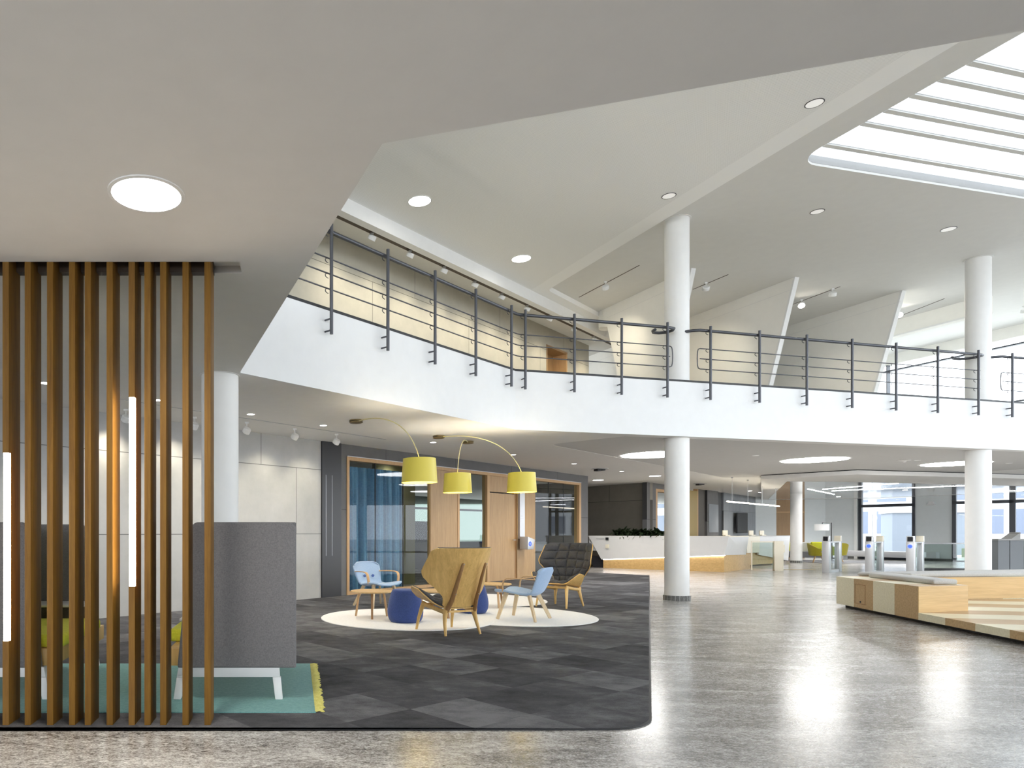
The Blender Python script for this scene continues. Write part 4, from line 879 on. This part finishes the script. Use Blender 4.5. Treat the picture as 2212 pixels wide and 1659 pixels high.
panel([pz(L0+d01*.15, -.12, n01, 0), pz(a0, -.12, n01, 0), pz(a0, -.12, n01, .33), pz(L0-d01*.1, -.12, n01, .45)], .3, n01, 'dark_plinth', 'dark_panel', ds)
MB().prism([tuple(L0), (C1t.x+.1, C1t.y), tuple(R2), tuple(R2-n12*.6), tuple(a1-n01*.5-n12*.6), tuple(L0-n01*.55)], 1.10, 1.131).build('counter_top', 'cream_gloss', ds)
MB().prism([tuple(L0-n01*.06), tuple(a1-n12*.06-n01*.06), tuple(a1-n12*.06-n01*.5), tuple(L0-n01*.5)], .6, 1.10).build('body', 'white_gloss', ds)
def dpt(x, off): # point on front panel by image column
    r_ = ray(x); p = L0; d = d01; s = (r_*p.y-p.x)/(d.x-r_*d.y); q = p+d*s+n01*off; return q
q = dpt(1312, .03); MB().box(-.05, .05, -.01, .01, 0, .09).build('sign_plate', 'black', ds, loc=(q.x, q.y, .98), rotz=math.atan2(d01.y, d01.x))
q = dpt(1312.5, .03); MB().box(-.055, .055, -.02, .02, 0, .13).build('slot_box', 'cream_gloss', ds, loc=(q.x, q.y, .70), rotz=math.atan2(d01.y, d01.x))
q = dpt(1297, .03); MB().box(-.14, .14, -.003, .003, 0, .012).build('lettering', 'grey_metal', ds, loc=(q.x, q.y, 1.03), rotz=math.atan2(d01.y, d01.x))
# far wing of the counter
f0, f1 = Vector((ray(1612)*24.6, 24.6)), Vector((ray(1707)*27.4, 27.4)); df = (f1-f0).normalized(); nf = Vector((df.y, -df.x))
dw_ = thing('reception_wing', 'far white glossy wing of the reception counter with slanted right end', 'reception desk')
panel([(*(f0), 1.12), (*(f0+df*.1), .50), (*(f0+df*1.25), .50), (*(f0+df*1.35), 1.12)], .05, nf, 'cream_panel', 'cream_gloss', dw_)
panel([(*(f0+df*1.35), 1.12), (*(f0+df*1.2), .42), (*(f1-df*.22), .12), (*f1, 1.12)], .05, nf, 'white_panel', 'white_gloss', dw_)
panel([(*(f0-nf*.1), .05), (*(f1-df*1.0-nf*.1), .05), (*(f1-df*1.0-nf*.1), .42), (*(f0-nf*.1), .50)], .05, nf, 'wood_base', 'honey_wood', dw_)
MB().prism([tuple(f0), tuple(f1), tuple(f1-nf*.7), tuple(f0-nf*.7)], 1.10, 1.125).build('counter_top', 'white_gloss', dw_)
panel([(*(f0-nf*.5), 0), (*(f1-nf*.5-df*.5), 0), (*(f1-nf*.5-df*.5), 1.1), (*(f0-nf*.5), 1.1)], .1, nf, 'back_panel', 'honey_wood', dw_)
for x, Yd, d in ((1566, 22.9, 'nearest the middle column'), (1622, 25.4, 'middle of the three'), (1645, 26.0, 'rightmost of the three')):
    t = thing('desk_monitor', 'white monitor back on the reception counter, '+d, 'monitor', (ray(x)*Yd, Yd, 1.128), .25, 'white monitors on the reception')
    MB().box(-.10, .10, -.02, .02, .03, .19).build('display', 'cream_gloss', t, bevel=.004); MB().box(-.03, .17, -.05, .06, 0, .035).build('stand', 'cream_gloss', t)
# planting
def leafm(m, base, dirv, L, wd, droop):
    d = Vector(dirv).normalized(); s = d.cross(Vector((0, 0, 1)));
    s = s.normalized() if s.length > .01 else Vector((1, 0, 0)); prev = None; vs = []
    for k in range(6):
        u = k/5; p = Vector(base)+d*L*u+Vector((0, 0, -droop*u*u*L)); w_ = wd*math.sin(PI*min(.98, .12+u*.86))
        vs += [p-s*w_, p+Vector((0, 0, -.1*w_)), p+s*w_]
    fs = []
    for k in range(5):
        for j in (0, 1): fs.append((k*3+j, k*3+j+1, k*3+j+4, k*3+j+3))
    m.add(vs, fs)
names_ = ['at the left end', 'second from the left', 'third from the left', 'fourth from the left', 'fifth from the left', 'sixth from the left', 'seventh from the left', 'last before the middle column', 'hidden mostly by the middle column']
for i in range(9):
    x = 1329+i*13.6; q = dpt(x, -.22); m = MB()
    for k in range(46):
        a = random.uniform(0, 2*PI); el = random.uniform(.3, 2.2)
        leafm(m, (random.uniform(-.08, .08), random.uniform(-.08, .08), random.uniform(0, .12)), (math.cos(a), math.sin(a), el), random.uniform(.22, .42), random.uniform(.03, .055), random.uniform(.3, 1.1))
    tag(m.build('desk_plant', 'leaf_green', None, True, (q.x, q.y, 1.13), ang=80), 'dark green leafy plant in the reception planter, '+names_[i], 'plant', 'leafy plants along the reception counter')
# linear pendant
pd = thing('linear_pendant', 'slim glowing bar pendant hanging over the reception', 'pendant lamp')
pa, pb = Vector((ray(1571)*21.2, 21.2, 2.21)), Vector((ray(1683)*25.0, 25.0, 2.21))
MB().tube([pa, pb], .034, 8, sx=.8, sy=.6).build('light_bar', 'pendant_warm', pd, True)
for k in (.08, .36, .64, .92): q = pa.lerp(pb, k); MB().tube([q, (q.x, q.y, K1)], .004, 6).build('cable', 'grey_metal', pd)
for k in (.08, .36, .64, .92): q = pa.lerp(pb, k); MB().lathe([(.03, K1-.03), (.03, K1-.001)], 12, q.x, q.y).build('ceiling_cup', 'grey_metal', pd)
# ceiling devices
for x, y, d in ((1295, 1013.5, 'before the dark recess wall'), (1512, 1045.5, 'right of the middle column')):
    p = onz(x, y-1, K1); t = thing('ceiling_device', 'small black two-headed ceiling device '+d, 'ceiling device', p, .4, 'black ceiling devices')
    MB().lathe([(.22, -.012), (.22, -.001)], 24).build('cover_plate', 'light_metal', t, True); MB().box(-.14, .0, -.07, .07, -.07, -.012).build('head', 'black', t, bevel=.01); MB().box(.02, .16, -.06, .08, -.05, -.012).build('head', 'black', t, bevel=.01)
p = onz(1655, 1048.5, K1); tag(MB().box(-.1, .1, -.06, .06, -.08, -.001).build('ceiling_sensor', 'black', None, loc=p), 'tiny black box on the ceiling at the end of the pendant', 'sensor')
p = onz(1953, 994, K1+.004); t = thing('smoke_detector', 'cone-shaped white smoke detector between two big disc lights', 'smoke detector', p)
MB().lathe([(.13, -.001), (.13, -.012), (.05, -.025)], 24).build('plate', 'ceiling_paint', t, True); MB().lathe([(.05, -.02), (.03, -.05), (0, -.065)], 20).build('nose', 'ceiling_paint', t, True)
q = P_(2013, D_, E_); t = thing('emergency_lamp', 'small wedge-shaped lamp high on the far pale wall', 'wall lamp', (q[0], q[1], 2.44), math.atan2(E_[1]-D_[1], E_[0]-D_[0]))
MB().vprism([(-.14, 0), (.14, 0), (.08, .15), (-.05, .17)], -.14, 0).build('housing', 'white_gloss', t, bevel=.01)

# ------------------------------------------------------------------ speed gates
def gate(lab, p, ring=True, mat='light_metal'):
    t = thing('access_gate', lab, 'turnstile', (p[0], p[1], 0), math.atan2(.85, 1.1), 'access gates')
    MB().box(-.0, .24, -.09, .09, 0, .965).build('front_post', mat, t, bevel=.006)
    MB().box(1.15, 1.4, -.07, .07, 0, .965).build('rear_post', mat, t, bevel=.006); MB().box(.24, 1.15, -.06, .06, .93, .965).build('top_rail', 'light_metal', t)
    MB().box(.24, 1.15, -.06, .06, .0, .08).build('bottom_rail', 'light_metal', t); MB().box(.26, 1.13, -.006, .006, .1, .92).build('glass_wing', 'balustrade_glass', t)
    MB().tube([(.5, 0, .08), (.5, 0, .93)], .02, 10).build('hinge_post', 'grey_metal', t, True)
    hd = MB().vprism([(.02, .965), (.2, .965), (.16, 1.14), (.05, 1.14)], -.085, .085).build('reader_head', mat, t, bevel=.004); MB().box(.012, .018, -.06, .06, .985, 1.12).build('display', 'screen_black', hd)
    MB().vprism([(1.18, .965), (1.36, .965), (1.33, 1.14), (1.22, 1.14)], -.085, .085).build('reader_head', 'cream_gloss', t, bevel=.004)
    if ring:
        m4 = Matrix.Translation((-.003, 0, .84)) @ Matrix.Rotation(-PI/2, 4, 'Y')
        MB().ring([(.062, 0), (.062, .008), (.05, .008), (.05, 0)], 24).build('light_ring', 'blue_core', t, True).matrix_local = m4
        MB().lathe([(0, .004), (.047, .004), (.047, 0)], 24).build('light_button', 'blue_ring', t, True).matrix_local = m4
t = thing('swing_gate', 'cream swing gate with glass leaf at the end of the reception counter', 'turnstile', (15.62, 22.35, 0), math.atan2(-.42, 1.0), 'access gates')
MB().box(0, .25, -.12, .12, 0, .965).build('post', 'cream_gloss', t, bevel=.006); MB().box(-.62, 0, -.02, .02, .92, .955).build('top_rail', 'cream_gloss', t); MB().box(-.62, -.59, -.02, .02, 0, .955).build('end_post', 'cream_gloss', t); MB().box(-.59, 0, -.006, .006, .06, .92).build('glass_leaf', 'balustrade_glass', t); MB().box(.25, .30, -.05, .05, .60, .85).build('card_reader', 'cream_gloss', t)
gate('access gate standing before the far yellow armchair', (16.35, 21.1), False)
gate('access gate with blue light, left of the pair before the window', (17.1, 20.4)); gate('access gate with blue light, right one next to the glass barrier', (17.86, 19.87))
gb = thing('glass_barrier', 'low glass barrier with metal rail between the gates and the entrance', 'barrier')
bar = [(19.2, 21.4), (20.8, 22.8), (27.6, 22.8)]
for (xa, ya), (xb, yb) in zip(bar, bar[1:]):
    L = math.hypot(xb-xa, yb-ya); ang = math.atan2(yb-ya, xb-xa)
    MB().box(0, L, -.008, .008, .05, .86).build('glass_panel', 'balustrade_glass', gb, loc=(xa, ya, 0), rotz=ang); MB().box(0, L, -.03, .03, .86, .90).build('top_rail', 'light_metal', gb, loc=(xa, ya, 0), rotz=ang)
    MB().box(0, L, -.03, .03, 0, .05).build('base_rail', 'dark_panel', gb, loc=(xa, ya, 0), rotz=ang)
for x in (20.8, 22.35, 24.2): MB().box(x-.012, x+.012, 22.78, 22.82, .05, .88).build('glass_joint', 'dark_panel', gb)
# entrance counter right of column
ec = thing('entrance_counter', 'beige topped glazed counter at the right edge behind the glass barrier', 'counter', (21.9, 21.3, 0), .05)
MB().box(0, 3, 0, .5, 1.0, 1.05).build('counter_top', 'concrete', ec); MB().box(.05, .42, .05, .45, 0, 1.0).build('side_panel', 'sky_grey_wall', ec); MB().box(.45, .9, .05, .45, 0, 1.0).build('side_panel', 'sky_grey_wall', ec); MB().box(.95, 1.0, .05, .45, 0, 1.0).build('side_panel', 'light_metal', ec); MB().box(2.2, 3, .05, .45, 0, 1.0).build('side_panel', 'sky_grey_wall', ec)
MB().vprism([(.55, 1.05), (.85, 1.05), (.85, 1.25)], .1, .4).build('reader_wedge', 'concrete', ec)

# ------------------------------------------------------------------ far lounge
tag(MB().prism([(-2.6, -2.3), (1.5, -2.6), (1.5, -.2), (-2.2, 1.2)], 0, .012).build('lounge_rug', 'far_rug', None, loc=(23.9, 29.9, 0)), 'grey rug of the far lounge behind the gates', 'rug')
fs = thing('far_sofa', 'white low sofa far behind the gates, beside the far column', 'sofa', (ray(1746)*30.0, 30.0, .013), -.35)
MB().box(-1.0, 1.0, -.4, .4, .14, .40).build('seat', 'grey_weave', fs, bevel=.03); MB().box(-1.0, 1.0, .32, .42, .14, .80).build('backrest', 'white_gloss', fs, bevel=.02)
for s in (-1, 1): MB().box(s*1.0-.03, s*1.0+.03, -.4, .4, .14, .66).build('armrest', 'white_gloss', fs, bevel=.01)
for sx_ in (-.95, .95):
    for sy_ in (-.36, .36): MB().box(sx_-.02, sx_+.02, sy_-.02, sy_+.02, 0, .14).build('leg', 'white_gloss', fs)
R_ = Matrix.Rotation(-.35, 2)
for dx_, d in ((-.55, 'left'), (.45, 'right')):
    v_ = R_ @ Vector((dx_, .1)); o = tag(MB().box(-.33, .33, -.08, .08, 0, .4).build('cushion', 'lime_wool', None, loc=(fs.location.x+v_.x, fs.location.y+v_.y, .43), rotz=-.35, bevel=.05), '%s yellow-green cushion on the far white sofa' % d, 'cushion', 'cushions on the far sofa')
def tubchair(lab, x, Y, rz, s=1.):
    t = thing('tub_chair', lab, 'armchair', (ray(x)*Y, Y, .013), rz, 'mustard tub chairs in the far lounge')
    def fn(u, v):
        a = PI*(1.12*u-.06); r = .30+.05*v; lean = .02*v
        hgt = .62-.22*(1-math.sin(max(0, min(PI, a))))
        return (r*math.cos(a)*1.05, r*math.sin(a)*.9+lean, .30+v*(hgt-.12))
    MB().sheet(fn, 24, 6, .05).build('back_shell', 'olive_wool', t, True, ang=70)
    MB().lathe([(0, .27), (.25, .28), (.30, .34), (.29, .40), (.2, .43), (0, .435)], 28).build('seat', 'olive_wool', t, True)
    for a in (.8, 2.3, 3.9, 5.5): MB().tube([(.24*math.cos(a), .24*math.sin(a), 0), (.14*math.cos(a), .14*math.sin(a), .28)], [.014, .02], 8).build('leg', 'frame_oak', t, True)
tubchair('mustard tub chair beside the far floor lamp, left of the gates', 1768, 27.9, 1.0); tubchair('mustard tub chair whose back peeks over the first gate', 1806, 28.4, PI)
fl = thing('floor_lamp', 'floor lamp with white drum shade on a black angled pole in the far lounge', 'lamp', (ray(1796)*29.8, 29.8, .013), 0)
MB().tube([(0, 0, 0), (0, 0, 1.66), (-.40, 0, 1.66), (-.40, 0, 1.6)], .016, 8).build('pole', 'black', fl, True, ang=30); MB().lathe([(.16, 0), (.16, .02)], 28).build('base', 'black', fl, True)
MB().ring([(.26, 1.32), (.262, 1.32), (.262, 1.60), (.26, 1.60)], 36).build('lamp_shade', 'lamp_cloth', fl, True).location = (-.42, 0, 0)
bn = thing('window_bench', 'low pale bench along the far window', 'bench', (ray(1925)*29.6, 29.6, 0), math.atan2(D_[1]-C_[1], D_[0]-C_[0]))
MB().box(-1.9, 1.1, -.25, .25, .20, .42).build('seat', 'light_metal', bn, bevel=.01)
for x_ in (-1.7, -.4, .9): MB().box(x_-.02, x_+.02, -.2, .2, 0, .20).build('leg', 'white_gloss', bn)
tag(MB().box(-.9, .2, -.12, .12, 0, .004).build('floor_plate', 'gold', None, loc=(ray(1745)*22.9, 22.9, 0), rotz=.1), 'narrow brass floor strip before the first gate', 'floor strip')

# ------------------------------------------------------------------ outside
ob = thing('office_building', 'pale office block with grey-blue windows seen through the far windows', 'building', (52, 56, -.05), -.9)
MB().box(-30, 30, 0, 10, 0, 9).build('facade', 'outside_wall', ob)
for r_i, zz in enumerate((1.2, 3.9, 5.2)):
    for c_i in range(14):
        x = -28+c_i*4.1+(.6 if c_i % 2 else 0)
        MB().box(x, x+(2.9 if c_i % 3 else 1.9), -.06, .02, zz, zz+(.9 if r_i == 1 else 1.9)).build('window', 'outside_glass', ob)
ct = thing('equipment_container', 'grey outdoor container beyond the far window', 'container', (ray(1985)*40, 40, -.05), -.5)
MB().box(-1.2, 2.4, 0, 2.5, 0, 2.45).build('body', 'container_grey', ct); MB().box(-1.3, 2.5, -.1, 2.6, 2.45, 2.6).build('lid', 'light_metal', ct)
sg = thing('round_sign', 'back of a round road sign on a pole outside the window', 'sign', (ray(1885)*37, 37, -.05))
MB().tube([(0, 0, 0), (0, 0, 2.3)], .03, 8).build('pole', 'grey_metal', sg, True); MB().lathe([(0, -.01), (.24, -.01), (.24, .01), (0, .01)], 32).build('disc', 'light_metal', sg, True).matrix_local = Matrix.Translation((0, 0, 2.1)) @ Matrix.Rotation(PI/2, 4, 'X')
br = thing('bare_tree', 'bare branch with thin twigs crossing the far window', 'tree', (ray(2005)*36, 36, -.05))
tp = [(0, 0, 0), (0, 0, 2.2), (-.6, 0, 3.0), (-1.6, 0, 3.7), (-2.6, 0, 4.3)]
MB().tube(tp, [.09, .07, .05, .035, .015], 8).build('branch', 'bark', br, True)
m = MB()
for k in range(26):
    u = random.uniform(.3, 1); i = min(3, int(u*4)); a = Vector(tp[i]).lerp(Vector(tp[i+1]), u*4-i); e = a+Vector((random.uniform(-.9, .5), random.uniform(-.5, .5), random.uniform(-.2, .8))); m.tube([a, a.lerp(e, .5)+Vector((0, 0, .06)), e], [.014, .010, .005], 5)
m.build('twigs', 'bark', br)
tag(MB().box(-1.5, 5, 0, .5, 0, .5).build('hedge', 'shrub_green', None, loc=(ray(2170)*33, 33, -.05), rotz=-.9), 'low hedge outside the entrance glazing', 'hedge')
